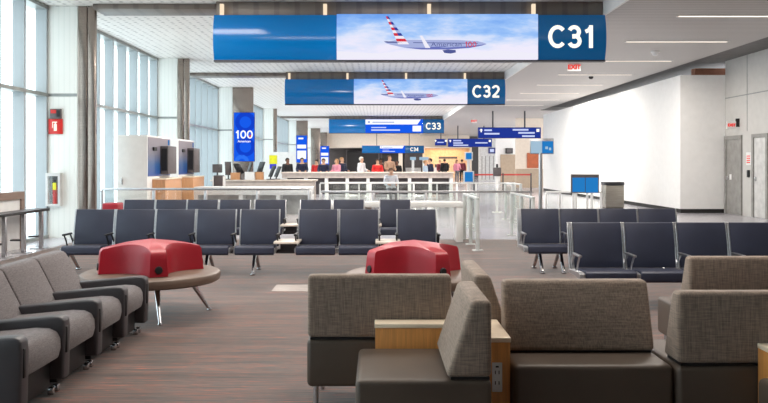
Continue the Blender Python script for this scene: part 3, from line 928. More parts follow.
def round_bench(label, x, y, rot):
    t = thing('round_bench', label, 'bench', (x, y, 0), rot, 'round benches with red backs')
    b = BM()
    lathe(b, [(0, 0.325), (0.55, 0.325), (0.645, 0.335), (0.668, 0.35), (0.672, 0.375), (0.675, 0.40), (0.665, 0.42), (0.64, 0.432), (0.3, 0.436), (0, 0.436)], 72)
    part('seat', b, 'bench_top', t)
    # four-armed back: concave faces between arms
    def outline(scale, tipw):
        pts = []
        R = 0.50 * scale
        for k in range(4):
            a = k * PI / 2
            d = Vector((math.cos(a), math.sin(a))); nrm = Vector((-d.y, d.x))
            d2 = Vector((math.cos(a + PI / 2), math.sin(a + PI / 2)))
            p0 = d * R - nrm * tipw; p1 = d * R + nrm * tipw
            pts += [p0, p1]
            q = d2 * R - Vector((-d2.y, d2.x)) * tipw
            ctrl = (d + d2) * 0.095
            for s in range(1, 8):
                u = s / 8
                pts.append((1 - u) ** 2 * p1 + 2 * u * (1 - u) * ctrl + u * u * q)
        return pts
    bb = BM()
    lo, hi = outline(1.0, 0.085), outline(0.955, 0.07)
    def ztop(p): return 0.752 - 0.085 * (p.length / 0.5) ** 1.4
    levels = []
    for f_ in (0.0, 0.33, 0.66, 0.9, 1.0):
        ring = []
        for p, q in zip(lo, hi):
            pt = p.lerp(q, f_)
            if f_ == 1.0: pt = pt * 0.965
            z = 0.437 + (ztop(q) - 0.437) * (f_ if f_ < 0.95 else 1.0)
            if f_ == 0.9: z = ztop(q) - 0.025
            ring.append(bb.verts.new((pt.x, pt.y, z)))
        levels.append(ring)
    n = len(lo)
    for r0, r1 in zip(levels, levels[1:]):
        for k in range(n): bb.faces.new([r0[k], r0[(k + 1) % n], r1[(k + 1) % n], r1[k]])
    top = bb.verts.new((0, 0, 0.753))
    for k in range(n): bb.faces.new([levels[-1][k], levels[-1][(k + 1) % n], top])
    bb.faces.new(list(reversed(levels[0])))
    bk = part('backrest', bb, 'red', t, smooth=50)
    for k in range(4):
        a = k * PI / 2
        b = BM()
        M4 = Matrix.Rotation(a, 4, 'Z') @ Matrix.Translation((0.492, 0, 0.50)) @ Matrix.Rotation(PI / 2 - 0.055, 4, 'Y')
        lathe(b, [(0, 0.016), (0.032, 0.016), (0.036, 0.01), (0.036, -0.02), (0, -0.02)], 20)
        bmesh.ops.transform(b, matrix=M4, verts=b.verts)
        part('power_socket', b, 'black', bk)
    for k in range(4):
        a = k * PI / 2
        c, s = math.cos(a), math.sin(a)
        b = BM(); tube(b, [(0.38 * c, 0.38 * s, 0.326), (0.57 * c, 0.57 * s, 0.02)], [0.03, 0.016], 12)
        lathe(b, [(0, 0), (0.022, 0), (0.024, 0.012), (0.018, 0.024), (0, 0.024)], 12, (0.575 * c, 0.575 * s)); part('leg', b, 'chrome', t)
    return t


round_bench('round bench with red four-armed back at left, beside the grey armchairs', -2.235, 7.72, math.radians(-66))
round_bench('round bench with red four-armed back in centre, mostly behind a taupe lounge seat', 0.36, 7.6, math.radians(-60))
# pale plate let into the carpet
t = bpart('floor_plate', (sx(274, 9.35), 9.1, 0.0), (sx(312, 9.35), 9.6, 0.004), 'plate'); tag(t, 'pale flat floor box cover in carpet left of the centre red bench', 'floor plate')

# ------------------------------------------------------------------ bar counter and low partition at far left
t = thing('bar_counter', 'long low grey bar counter on posts along the left windows', 'counter', (-5.9, 12.3, 0))
b = BM(); box(b, (-0.29, -2.5, 0.655), (0.03, 1.66, 0.69), 0.008); part('top', b, 'grey_plastic', t)
b = BM(); box(b, (0.031, -2.5, 0.65), (0.04, 1.67, 0.692)); box(b, (-0.29, 1.661, 0.65), (0.031, 1.67, 0.692)); part('edge_band', b, 'black', t)
for y in (-2.2, -1.4, -0.6, 0.05, 0.72, 1.4):
    b = BM(); box(b, (-0.03, y - 0.035, 0.01), (0.03, y + 0.035, 0.654), 0.004); box(b, (-0.16, y - 0.1, 0), (0.1, y + 0.1, 0.012)); p = part('post', b, 'alu', t)
    b = BM(); box(b, (-0.2, y - 0.06, 0.20), (-0.031, y + 0.06, 0.225), 0.004); part('footrest', b, 'dark_metal', p)
t = thing('low_partition', 'low white partition with brown wood cap behind the bar counter', 'partition', (-6.3, 11.5, 0))
b = BM(); box(b, (-0.05, -2, 0), (0.05, 2.15, 0.87)); part('panel', b, 'white', t)
b = BM(); box(b, (-0.08, -2, 0.871), (0.08, 2.26, 1.0)); box(b, (-0.08, 2.151, 0), (0.08, 2.26, 0.87)); part('cap', b, 'brown_trim', t)
# small red stool just seen behind the back row
t = thing('red_stool', 'red upholstered seat block partly hidden behind the left end of back row', 'seat', (sx(115, 15.0), 14.9, 0))
bpart('cushion', (-0.15, -0.2, 0.36), (0.15, 0.2, 0.74), 'red', t, 0.03, 3)
bpart('base', (-0.14, -0.19, 0.0), (0.14, 0.19, 0.359), 'grey_plastic', t, 0.01)

# ------------------------------------------------------------------ self-service walls on the left


def service_wall(label, y0, y1, door):
    x1 = -5.1
    t = thing('service_wall', label, 'self-service station', (x1, y0, 0), 0, 'self-service stations by the windows')
    L_ = y1 - y0
    b = BM(); box(b, (-0.66 if door else -0.5, 0, 0), (0, L_, 2.12), 0.006); part('cabinet', b, 'white_gloss', t)
    bpart('graphic_panel', (0.001, 0.05, 1.2), (0.012, L_ - 0.05, 2.08), 'kiosk_print', t)
    p = bpart('machine', (0.013, L_ * 0.52, 1.24), (0.2, L_ * 0.9, 1.9), 'grey_plastic', t, 0.012)
    bpart('machine_screen', (0.04, L_ * 0.52 - 0.006, 1.32), (0.17, L_ * 0.52 - 0.001, 1.84), 'black', p)
    bpart('wood_shelf', (0.001, L_ * 0.2, 0.0), (0.3, L_ * 0.95, 1.12), 'kiosk_wood', t, 0.006)
    bpart('shelf_top', (0.001, L_ * 0.2, 1.121), (0.32, L_ * 0.95, 1.15), 'laminate', t, 0.004)
    bpart('camera_box', (0.013, L_ * 0.2, 1.78), (0.05, L_ * 0.32, 1.86), 'black', t)
    bpart('emblem', (0.013, L_ * 0.86, 1.93), (0.016, L_ * 0.93, 2.06), 'sign_blue', t)
    if door:
        bpart('door_leaf', (-0.62, -0.014, 0.05), (-0.04, -0.001, 2.05), 'white', t, 0.004)
        bpart('door_handle', (-0.56, -0.05, 1.02), (-0.53, -0.0145, 1.18), 'chrome', t, 0.006)
    return t


service_wall('nearer white self-service station with blue graphic and wooden shelf by left windows', 17.3, 19.25, True)
service_wall('farther white self-service station with blue graphic and wooden shelf by left windows', 20.0, 21.75, False)

# portrait screens on the steel columns
def portrait(Y, px0, px1, py0, py1, label, logo):
    x0, x1, z0, z1 = sx(px0, Y), sx(px1, Y), sz(py1, Y), sz(py0, Y)
    w, h = x1 - x0, z1 - z0
    t = thing('mounted_display', label, 'screen', ((x0 + x1) / 2, Y - 0.012, z0), 0, 'blue portrait screens on columns')
    bpart('case', (-w / 2, -0.06, 0), (w / 2, 0.01, h), 'black', t)
    s = bpart('display', (-w / 2 + 0.012, -0.066, 0.012), (w / 2 - 0.012, -0.0605, h - 0.012), 'scr_blue', t)
    def ring(cx, cz, r0, r1, mat):
        b = BM(); n = 40
        for i in range(n):
            a0, a1 = 2 * PI * i / n, 2 * PI * (i + 1) / n
            def cl(a, r): return (min(w / 2 - .014, max(-w / 2 + .014, cx + r * math.cos(a))), -0.068, min(h - .014, max(.014, cz + r * math.sin(a))))
            q = [cl(a0, r0), cl(a1, r0), cl(a1, r1), cl(a0, r1)]
            try: poly(b, q)
            except Exception: pass
        part('pattern_ring', b, mat, s)
    if logo:
        ring(0.05, h * 0.80, 0.24, 0.42, 'scr_deep'); ring(0.05, h * 0.30, 0.24, 0.40, 'scr_deep'); ring(-0.1, -0.02, 0.14, 0.3, 'scr_mid')
        bold_number('100', 0.34, 'scr_white', s, (0, -0.07, h * 0.55), 0.005)
        b = BM(); poly(b, [(0.2, -0.078, h * 0.49), (0.27, -0.078, h * 0.49), (0.3, -0.078, h * 0.55), (0.22, -0.078, h * 0.53)]); part('red_accent', b, 'p_red', s)
        lettering('American', 0.13, 'scr_white', s, (0, -0.074, h * 0.41), 0.002, wide=1.05)
    else:
        bpart('white_block', (-w * 0.4, -0.072, h * 0.13), (w * 0.4, -0.067, h * 0.44), 'scr_white', s)
        bpart('white_block', (-w * 0.4, -0.072, h * 0.52), (w * 0.4, -0.067, h * 0.66), 'scr_white', s)
        bpart('white_block', (-w * 0.3, -0.072, h * 0.86), (w * 0.15, -0.067, h * 0.92), 'scr_white', s)
    return t


portrait(32.3, 234, 255, 112.5, 161.5, 'large blue portrait screen with white 100 on left steel column', True)
portrait(57.8, 296.3, 307.3, 135.5, 162.5, 'middle blue portrait screen with white text blocks on a column', False)
portrait(80.0, 320.3, 329.2, 146, 166, 'farthest blue portrait screen with white text blocks near shop fronts', False)

# ------------------------------------------------------------------ railings


def glass_rail(label, x0, x1, Y, z, n, rail='alu', gap=None):
    t = thing('glass_railing', label, 'railing', ((x0 + x1) / 2, Y, 0), 0, 'glass railings')
    c = (x0 + x1) / 2
    b = BM(); box(b, (x0 - c, -0.035, z - 0.045), (x1 - c, 0.035, z), 0.008); part('top_rail', b, rail, t)
    for k in range(n):
        xa, xb = x0 + (x1 - x0) * k / n, x0 + (x1 - x0) * (k + 1) / n
        bpart('glass_panel', (xa - c + 0.05, -0.006, 0.1), (xb - c - 0.05, 0.006, z - 0.05), 'rail_glass', t)
    for k in range(n + 1):
        xa = x0 + (x1 - x0) * k / n - c
        b = BM(); box(b, (xa - 0.025, -0.03, 0.0), (xa + 0.025, 0.03, z - 0.046), 0.004); box(b, (xa - 0.06, -0.06, 0), (xa + 0.06, 0.06, 0.012)); part('post', b, rail, t)
    return t


glass_rail('glass railing with grey top rail at left, behind the blue seats', -5.5, -1.35, 15.6, 1.0, 4)
glass_rail('glass railing with grey top rail at middle, beyond the white work desk', -1.2, 3.3, 16.75, 0.905, 4)
glass_rail('glass railing with white top rail, second behind the middle desk', -1.3, 2.1, 20.5, 1.0, 3, 'white')
glass_rail('glass railing with white top rail in front of the long far counter', -1.9, 4.6, 26.0, 0.85, 5, 'white')


def barrier(label, x, y0, y1, z, n=2):
    t = thing('boarding_barrier', label, 'barrier', (x, (y0 + y1) / 2, 0), 0, 'white boarding lane barriers')
    c = (y0 + y1) / 2
    b = BM(); box(b, (-0.03, y0 - c, z - 0.04), (0.03, y1 - c, z), 0.01); part('top_rail', b, 'barrier_grey', t)
    for k in range(n + 1):
        y = y0 + 0.04 + (y1 - y0 - 0.08) * k / n - c
        b = BM(); box(b, (-0.03, y - 0.03, 0), (0.03, y + 0.03, z - 0.041), 0.006); box(b, (-0.09, y - 0.06, 0), (0.09, y + 0.06, 0.015), 0.004); part('post', b, 'barrier_grey', t)
    b = BM(); box(b, (-0.006, y0 - c + 0.1, 0.12), (0.006, y1 - c - 0.1, z - 0.08)); part('glass_panel', b, 'rail_glass', t)
    return t


barrier('white boarding barrier left of the lane opening, beside the white desk', 1.72, 13.3, 15.4, 0.91)
barrier('white boarding barrier right of the lane opening, behind the right seats', 2.79, 13.9, 16.2, 0.9)
barrier('short white barrier behind lane opening, next to the screen post', 2.2, 17.3, 18.4, 0.8, 1)
barrier('paired white barrier post farther down lane, left of scanner post', 3.42, 19.6, 20.8, 0.98, 1)
barrier('paired white barrier post farther down lane, right of scanner post', 3.62, 19.6, 20.8, 0.98, 1)

# white work desk behind the rows
t = thing('work_desk', 'white work desk with slab ends behind the blue seat rows', 'desk', (0.1, 15.0, 0))
bpart('top', (-1.55, -0.25, 0.66), (1.53, 0.25, 0.76), 'white_gloss', t, 0.008)
bpart('end_panel', (1.40, -0.24, 0.0), (1.53, 0.24, 0.659), 'white_gloss', t, 0.006)
bpart('end_panel', (-1.55, -0.24, 0.0), (-1.42, 0.24, 0.659), 'white_gloss', t, 0.006)
bpart('modesty_panel', (-1.41, 0.1, 0.3), (-0.2, 0.13, 0.659), 'white', t)

# ------------------------------------------------------------------ gate desk with monitors (left of centre)
YD = 19.5
zt = sz(186.5, YD)
t = thing('gate_desk', 'long white gate agent desk with open bays behind left railing', 'desk', (-3.1, YD, 0))
bpart('worktop', (-1.4, -0.35, zt - 0.2), (1.5, 0.35, zt), 'white_gloss', t, 0.01)
for x in (-1.4, -0.3, 0.62, 1.4):
    bpart('leg_panel', (x, -0.33, 0), (x + 0.1, 0.33, zt - 0.201), 'white', t)
bpart('back_panel', (-1.29, 0.2, 0.2), (1.39, 0.24, zt - 0.201), 'door_pale', t)
YC = 24.0
t = thing('agent_counter', 'pale raised agent counter behind gate desk carrying monitors', 'counter', (-2.9, YC, 0))
z2 = sz(179.5, YC)
bpart('body', (-2.1, -0.3, 0), (1.0, 0.3, z2 - 0.05), 'counter_front', t)
bpart('top', (-2.16, -0.36, z2 - 0.049), (1.06, 0.36, z2), 'pale_top', t, 0.006)


def monitor(px, w, h, tilt, turn, label, case='black', dy=0.05, up=0.3):
    t = thing('monitor', label, 'monitor', (sx(px, YC), YC + dy, z2), turn, 'agent monitors')
    b = BM(); box(b, (-0.12, -0.09, 0), (0.12, 0.09, 0.02), 0.004); part('base', b, 'black', t)
    b = BM(); tube(b, [(0, 0, 0.02), (0, 0.02, up)], 0.022, 8); part('stand', b, 'black', t)
    b = BM(); box(b, (-w / 2, -0.03, 0), (w / 2, 0.0, h), 0.006, 2, Matrix.Translation((0, 0, up - 0.12)) @ Matrix.Rotation(tilt, 4, 'X')); p = part('screen_case', b, case, t)
    return t


monitor(217, 0.3, 0.26, -0.1, 0.2, 'leftmost agent monitor, squarish back, on the pale counter', 'grey_plastic', up=0.33)
monitor(228, 0.2, 0.42, -0.15, 0.5, 'tall agent monitor second from left on the pale counter', 'grey_plastic', up=0.25)
monitor(240.5, 0.34, 0.34, -0.5, 1.1, 'agent monitor leaning left of the white box on counter', dy=0.0)
monitor(247, 0.34, 0.36, -0.3, -1.2, 'agent monitor leaning toward the white box on counter', dy=0.26)
monitor(259, 0.36, 0.38, -0.35, -1.0, 'agent monitor above the right wooden box on counter')
monitor(271, 0.3, 0.36, -0.4, -1.1, 'dark agent monitor right of the wooden boxes', up=0.2, dy=-0.12)
monitor(275.5, 0.3, 0.34, -0.4, -1.1, 'rightmost dark agent monitor at counter end', up=0.2, dy=0.16)
for (px, w, h, mat, lab) in ((237, 0.27, 0.2, 'kiosk_wood', 'small wooden box at left on agent counter'), (251.5, 0.3, 0.22, 'white', 'white box between two wooden boxes on agent counter'), (261, 0.24, 0.22, 'kiosk_wood', 'small wooden box right of white box on agent counter')):
    t = thing('desk_box', lab, 'box', (sx(px, YC), YC - 0.265, z2), 0)
    bpart('body', (-w / 2, -0.09, 0), (w / 2, 0.09, h), mat, t, 0.006)
    bpart('lid', (-w / 2 - 0.005, -0.095, h + 0.001), (w / 2 + 0.005, 0.095, h + 0.016), mat, t, 0.004)
# printer stand in front of the leftmost monitor
t = thing('printer', 'dark desk printer with white sides at left end of agent counter', 'printer', (sx(217, 22.0), 22.3, 0))
bpart('pedestal', (-0.14, -0.14, 0), (0.14, 0.14, 0.74), 'white', t)
bpart('body', (-0.13, -0.15, 0.741), (0.13, 0.13, 1.15), 'grey_plastic', t, 0.02)
bpart('side_cover', (-0.16, -0.15, 0.741), (-0.131, 0.13, 1.12), 'white', t, 0.004); bpart('side_cover', (0.131, -0.15, 0.741), (0.16, 0.13, 1.12), 'white', t, 0.004)

# long far counter
YL = 34.7
t = thing('long_counter', 'long pale service counter in the distance with people behind it', 'counter', (0, YL, 0))
z3 = sz(172, YL)
bpart('fascia', (sx(283, YL), -0.4, z3 - 0.26), (sx(452, YL), 0.4, z3 - 0.05), 'counter_front', t)
bpart('top', (sx(283, YL) - 0.05, -0.46, z3 - 0.049), (sx(452, YL) + 0.05, 0.46, z3), 'pale_top', t, 0.006)
bpart('recess', (sx(286, YL), 0.1, 0.1), (sx(450, YL), 0.38, z3 - 0.261), 'grey_plastic', t)
for k in range(9):
    x = sx(284, YL) + k * (sx(449, YL) - sx(284, YL)) / 8
    bpart('divider', (x, -0.38, 0), (x + 0.14, 0.099, z3 - 0.261), 'white', t)

# info banner, yellow
YN = 40.0
t = thing('banner_stand', 'white banner stand with yellow and blue print left of the far counter', 'banner', (sx(281, YN), YN, 0))
bpart('board', (-0.8, 0, 0.12), (0.75, 0.05, sz(152, YN)), 'white', t)
b = BM(); box(b, (-0.6, -0.006, 1.45), (-0.2, -0.001, 1.9), 0.0); part('yellow_print', b, 'yellow', t)
bpart('blue_print', (-0.58, -0.006, 1.2), (-0.24, -0.001, 1.449), 'royal', t)
bpart('foot', (-0.8, -0.2, 0), (0.75, 0.25, 0.119), 'dark_metal', t)

# ------------------------------------------------------------------ posts, signs and bins on the right
YS = 14.6
t = thing('queue_sign', 'pole sign with pale and blue panels standing behind right seats', 'sign', (sx(540.5, YS), YS, 0))
b = BM(); tube(b, [(0, 0, 0.02), (0, 0, sz(153, YS))], 0.035, 12); part('pole', b, 'alu', t)
b = BM(); lathe(b, [(0, 0), (0.18, 0), (0.18, 0.015), (0, 0.02)], 24); part('base', b, 'alu', t)
z0, z1 = sz(154, YS), sz(138.5, YS)
x0, x1 = sx(530, YS) - sx(540.5, YS), sx(553.5, YS) - sx(540.5, YS)
bpart('frame', (x0, -0.02, z0), (x1, 0.02, z1), 'alu', t, 0.004)
bpart('pale_panel', (x0 + 0.012, -0.026, z0 + 0.012), ((x0 + x1) / 2, -0.0205, z1 - 0.05), 'scr_pale', t)
p = bpart('blue_panel', ((x0 + x1) / 2 + 0.004, -0.026, z0 + 0.012), (x1 - 0.012, -0.0205, z1 - 0.05), 'scr_sky', t)
for (u, v, w_) in ((0.06, 0.09, 0.05), (0.13, 0.07, 0.04)):
    bpart('white_mark', ((x0 + x1) / 2 + u, -0.03, z0 + v), ((x0 + x1) / 2 + u + w_, -0.0265, z0 + v + 0.05), 'scr_pale', p)

YP = 19.0
t = thing('screen_post', 'white post carrying two small blue screens beside the lane', 'sign post', (sx(468.5, YP), YP, 0))
bpart('post', (-0.035, -0.03, 0.0), (0.035, 0.03, sz(153, YP)), 'white', t, 0.006)
bpart('base', (-0.12, -0.12, 0), (0.12, 0.12, 0.015), 'white', t)
for (px, py0, py1, w_) in ((468.5, 152.5, 160, 0.16), (468.5, 171.5, 182.5, 0.22)):
    s = bpart('screen_frame', (-w_ / 2 - 0.02, -0.06, sz(py1, YP) - 0.01), (w_ / 2 + 0.02, -0.0305, sz(py0, YP) + 0.01), 'white', t, 0.004)
    bpart('screen', (-w_ / 2 + 0.012, -0.066, sz(py1, YP) + 0.02), (w_ / 2 - 0.012, -0.0605, sz(py0, YP) - 0.012), 'scr_sky', s)

YI = 18.6
t = thing('info_screens', 'pair of blue screens on white posts in front of white wall', 'screen stand', (sx(585, YI), YI, 0))
xa, xb, xc = sx(572, YI) - sx(585, YI), 0.0, sx(598, YI) - sx(585, YI)
bpart('housing', (xa - 0.02, -0.02, sz(193, YI)), (xc + 0.02, 0.05, sz(174.3, YI)), 'grey_plastic', t, 0.004)
bpart('screen', (xa + 0.005, -0.03, sz(192, YI)), (xb - 0.008, -0.0205, sz(177.6, YI)), 'scr_sky', t)
bpart('screen', (xb + 0.008, -0.03, sz(192.5, YI)), (xc - 0.005, -0.0205, sz(177.6, YI)), 'scr_sky', t)
for px in (576, 592):
    b = BM(); box(b, (sx(px, YI) - sx(585, YI) - 0.03, 0, 0.0), (sx(px, YI) - sx(585, YI) + 0.03, 0.04, sz(193.2, YI)), 0.004); part('post', b, 'white', t)
t = glass_rail('short glass railing with white posts under the blue info screens', sx(546, 19.4), sx(601, 19.4), 19.4, 0.8, 4, 'white')

YT = 26.0
t = thing('trash_bin', 'stainless trash bin against the white wall at right', 'trash bin', (sx(612.5, YT), YT, 0))
b = BM(); box(b, (-0.31, -0.25, 0.02), (0.31, 0.25, 0.76), 0.02, 3); part('body', b, 'bin', t)
b = BM(); box(b, (-0.32, -0.26, 0.761), (0.32, 0.26, 0.87), 0.02, 3); part('lid', b, 'dark_metal', t)
bpart('opening', (-0.18, -0.264, 0.785), (0.18, -0.2605, 0.845), 'black', t)
bpart('plinth', (-0.29, -0.23, 0), (0.29, 0.23, 0.019), 'black', t)

YG = 23.6
t = thing('scanner_post', 'slim white post with dark boarding scanner in the lane', 'scanner', (sx(497, YG), YG, 0))
bpart('post', (-0.03, -0.03, 0), (0.03, 0.03, sz(176, YG)), 'white', t, 0.004)
bpart('base', (-0.14, -0.12, 0), (0.14, 0.12, 0.02), 'white', t)
bpart('scanner_head', (-0.12, -0.08, sz(175.5, YG) - 0.02), (0.12, 0.04, sz(167.5, YG)), 'grey_plastic', t, 0.02)
bpart('lamp', (-0.03, -0.03, sz(167.5, YG)), (0.03, 0.02, sz(164, YG)), 'black', t, 0.01)

# rope line: red belt between posts
YQ = 40.0
t = thing('belt_barrier', 'red belt barrier on slim posts across the far lane', 'belt barrier', (0, YQ, 0))
for px in (474, 503, 531):
    b = BM(); tube(b, [(sx(px, YQ), 0, 0.02), (sx(px, YQ), 0, 0.98)], 0.035, 10); lathe(b, [(0, 0), (0.17, 0), (0.17, 0.02), (0, 0.03)], 20, (sx(px, YQ), 0)); part('post', b, 'dark_metal', t)
for a, c in ((474, 503), (503, 531)):
    bpart('belt', (sx(a, YQ) + 0.036, -0.004, 0.86), (sx(c, YQ) - 0.036, 0.004, 0.94), 'belt_red', t)

# ------------------------------------------------------------------ far walls on the right
sbox('wall_far', (sx(516, 50), 50, 0), (12.6, 50.3, ZR - 0.003), 'beige')
sbox('wall_far', (sx(518, 47), 47.5, 0), (sx(545, 47), 48.2, sz(169, 47)), 'tan')
t = bpart('wall_poster', (sx(530, 49), 49.94, sz(168, 49.95)), (sx(538.5, 49.95), 49.998, sz(153, 49.95)), 'orange'); tag(t, 'orange poster on the beige wall behind the pole sign', 'poster')
sbox('wall_far', (sx(496, 62), 62, 0), (sx(518, 62), 62.3, ZR - 0.003), 'wall_white')
d = sbox('door_3', (sx(500.5, 61.9), 61.88, 0), (sx(517, 61.9), 61.99, sz(154.5, 61.9)), 'tan')
t = thing('wall_speaker', 'black box loudspeaker on white wall above the tan door', 'speaker', (sx(509, 61.9), 61.99, sz(153.5, 61.9)))
bpart('case', (-0.28, -0.25, 0), (0.28, 0, 0.42), 'black', t, 0.02)
bpart('grille', (-0.2, -0.26, 0.06), (0.2, -0.251, 0.36), 'grey_plastic', t)
b = BM(); box(b, (sx(479, 66), 66, 0), (sx(497, 66), 66.4, ZR - 0.003)); o = struct('wall_far', b, 'door_pale')
for px in (481.5, 485, 489, 493):
    bpart('panel_groove', (sx(px, 66), 65.98, 0.1), (sx(px + 0.9, 66), 65.999, sz(156, 66)), 'door_grey', o)
t = thing('wall_sign', 'small dark square sign with pale centre on grooved far wall', 'sign', (sx(492, 65.9), 65.97, sz(153.5, 65.9)))
bpart('board', (-0.3, -0.04, 0), (0.3, 0, 0.5), 'dir_blue_case', t)
bpart('mark', (-0.17, -0.05, 0.12), (0.17, -0.041, 0.38), 'letters_blue', t)
# shop fronts at the far end
sbox('wall_far', (sx(398.5, 80.8), 80.6, 0), (sx(402.5, 80.8), 80.99, 3.098), 'beige')
t = thing('shop_front', 'dark glazed shop front at the far end under cream bulkhead', 'shop front', (sx(363, 82.5), 82.5, 0))
bpart('opening', (sx(347, 82.5) - sx(363, 82.5), 0.1, 0), (sx(378, 82.5) - sx(363, 82.5), 1.4, 2.75), 'shop_black', t)
b = BM()
for px in (346, 378.5, 381): box(b, (sx(px, 82.5) - sx(363, 82.5), 0, 0), (sx(px, 82.5) - sx(363, 82.5) + 0.1, 0.099, 2.9))
part('frame', b, 'grey_plastic', t)
t = thing('shop_front', 'grey shuttered shop front between pale pillar and warm shop', 'shop front', (sx(414, 82.5), 82.5, 0))
bpart('shutter', (-1.0, 0.1, 0), (0.9, 1.4, 2.8), 'grey_plastic', t)
bpart('counter', (-0.9, -0.6, 0), (0.7, -0.2, 1.0), 'door_pale', t)
# warm lit shop
t = thing('lit_shop', 'warm orange lit shop interior at the far end', 'shop', (sx(446, 79), 79.0, 0))
bpart('back_wall', (-2.2, 0.6, 0), (2.35, 0.7, 3.0), 'shop_warm', t)
bpart('ceiling_panel', (-2.2, -0.9, 3.001), (2.35, 0.7, 3.06), 'beige', t)
bpart('side_wall', (2.36, -0.9, 0), (2.5, 0.7, 3.06), 'beige', t)
bpart('side_wall', (-2.34, -0.9, 0), (-2.21, 0.7, 3.06), 'shop_warm', t)
bpart('shop_sign', (-0.7, 0.55, 1.95), (1.2, 0.599, 2.15), 'grey_plastic', t)
for k in range(6):
    bpart('wall_picture', (-1.7 + 0.62 * k, 0.56, 0.9 + 0.12 * (k % 2)), (-1.45 + 0.62 * k, 0.599, 1.25 + 0.12 * (k % 2)), 'shop_dark' if k % 2 else 'belt_red', t)
bpart('counter', (-1.9, -0.4, 0), (-0.6, 0.0, 1.05), 'door_pale', t)

for (px, lab) in ((413, 'slim white info totem, left of the pair in the distance'), (424, 'wider white info totem, right of the pair in the distance')):
    Yk = 44.0
    t = thing('info_totem', lab, 'totem', (sx(px, Yk), Yk, 0))
    bpart('post', (-0.07, -0.06, 0), (0.07, 0.06, sz(160, Yk)), 'white', t)
    bpart('head', (-0.16 if px < 420 else -0.26, -0.07, sz(160, Yk) + 0.001), (0.16 if px < 420 else 0.26, 0.05, sz(157, Yk)), 'scr_pale', t)

# ------------------------------------------------------------------ people


def skin_mesh(joints, edges, radii, root, name, mat, levels=1):
    me = bpy.data.meshes.new(name)
    me.from_pydata([Vector(j) for j in joints], edges, [])
    o = bpy.data.objects.new(name, me); COL.objects.link(o)
    md = o.modifiers.new('s', 'SKIN')
    for i, r in enumerate(radii):
        sv = me.skin_vertices[0].data[i]; sv.radius = (r, r) if not isinstance(r, tuple) else r
        sv.use_root = (i == root)
    ss = o.modifiers.new('d', 'SUBSURF'); ss.levels = levels; ss.render_levels = levels
    dg = bpy.context.evaluated_depsgraph_get()
    out = bpy.data.meshes.new_from_object(o.evaluated_get(dg))
    bpy.data.objects.remove(o); bpy.data.meshes.remove(me)
    for p in out.polygons: p.use_smooth = True
    out.materials.clear(); out.materials.append(mat)
    return out


def cloth_mat(name, rgb):
    if name not in M: M[name] = fabric(name, rgb, 0.1, 0.1)
    return M[name]


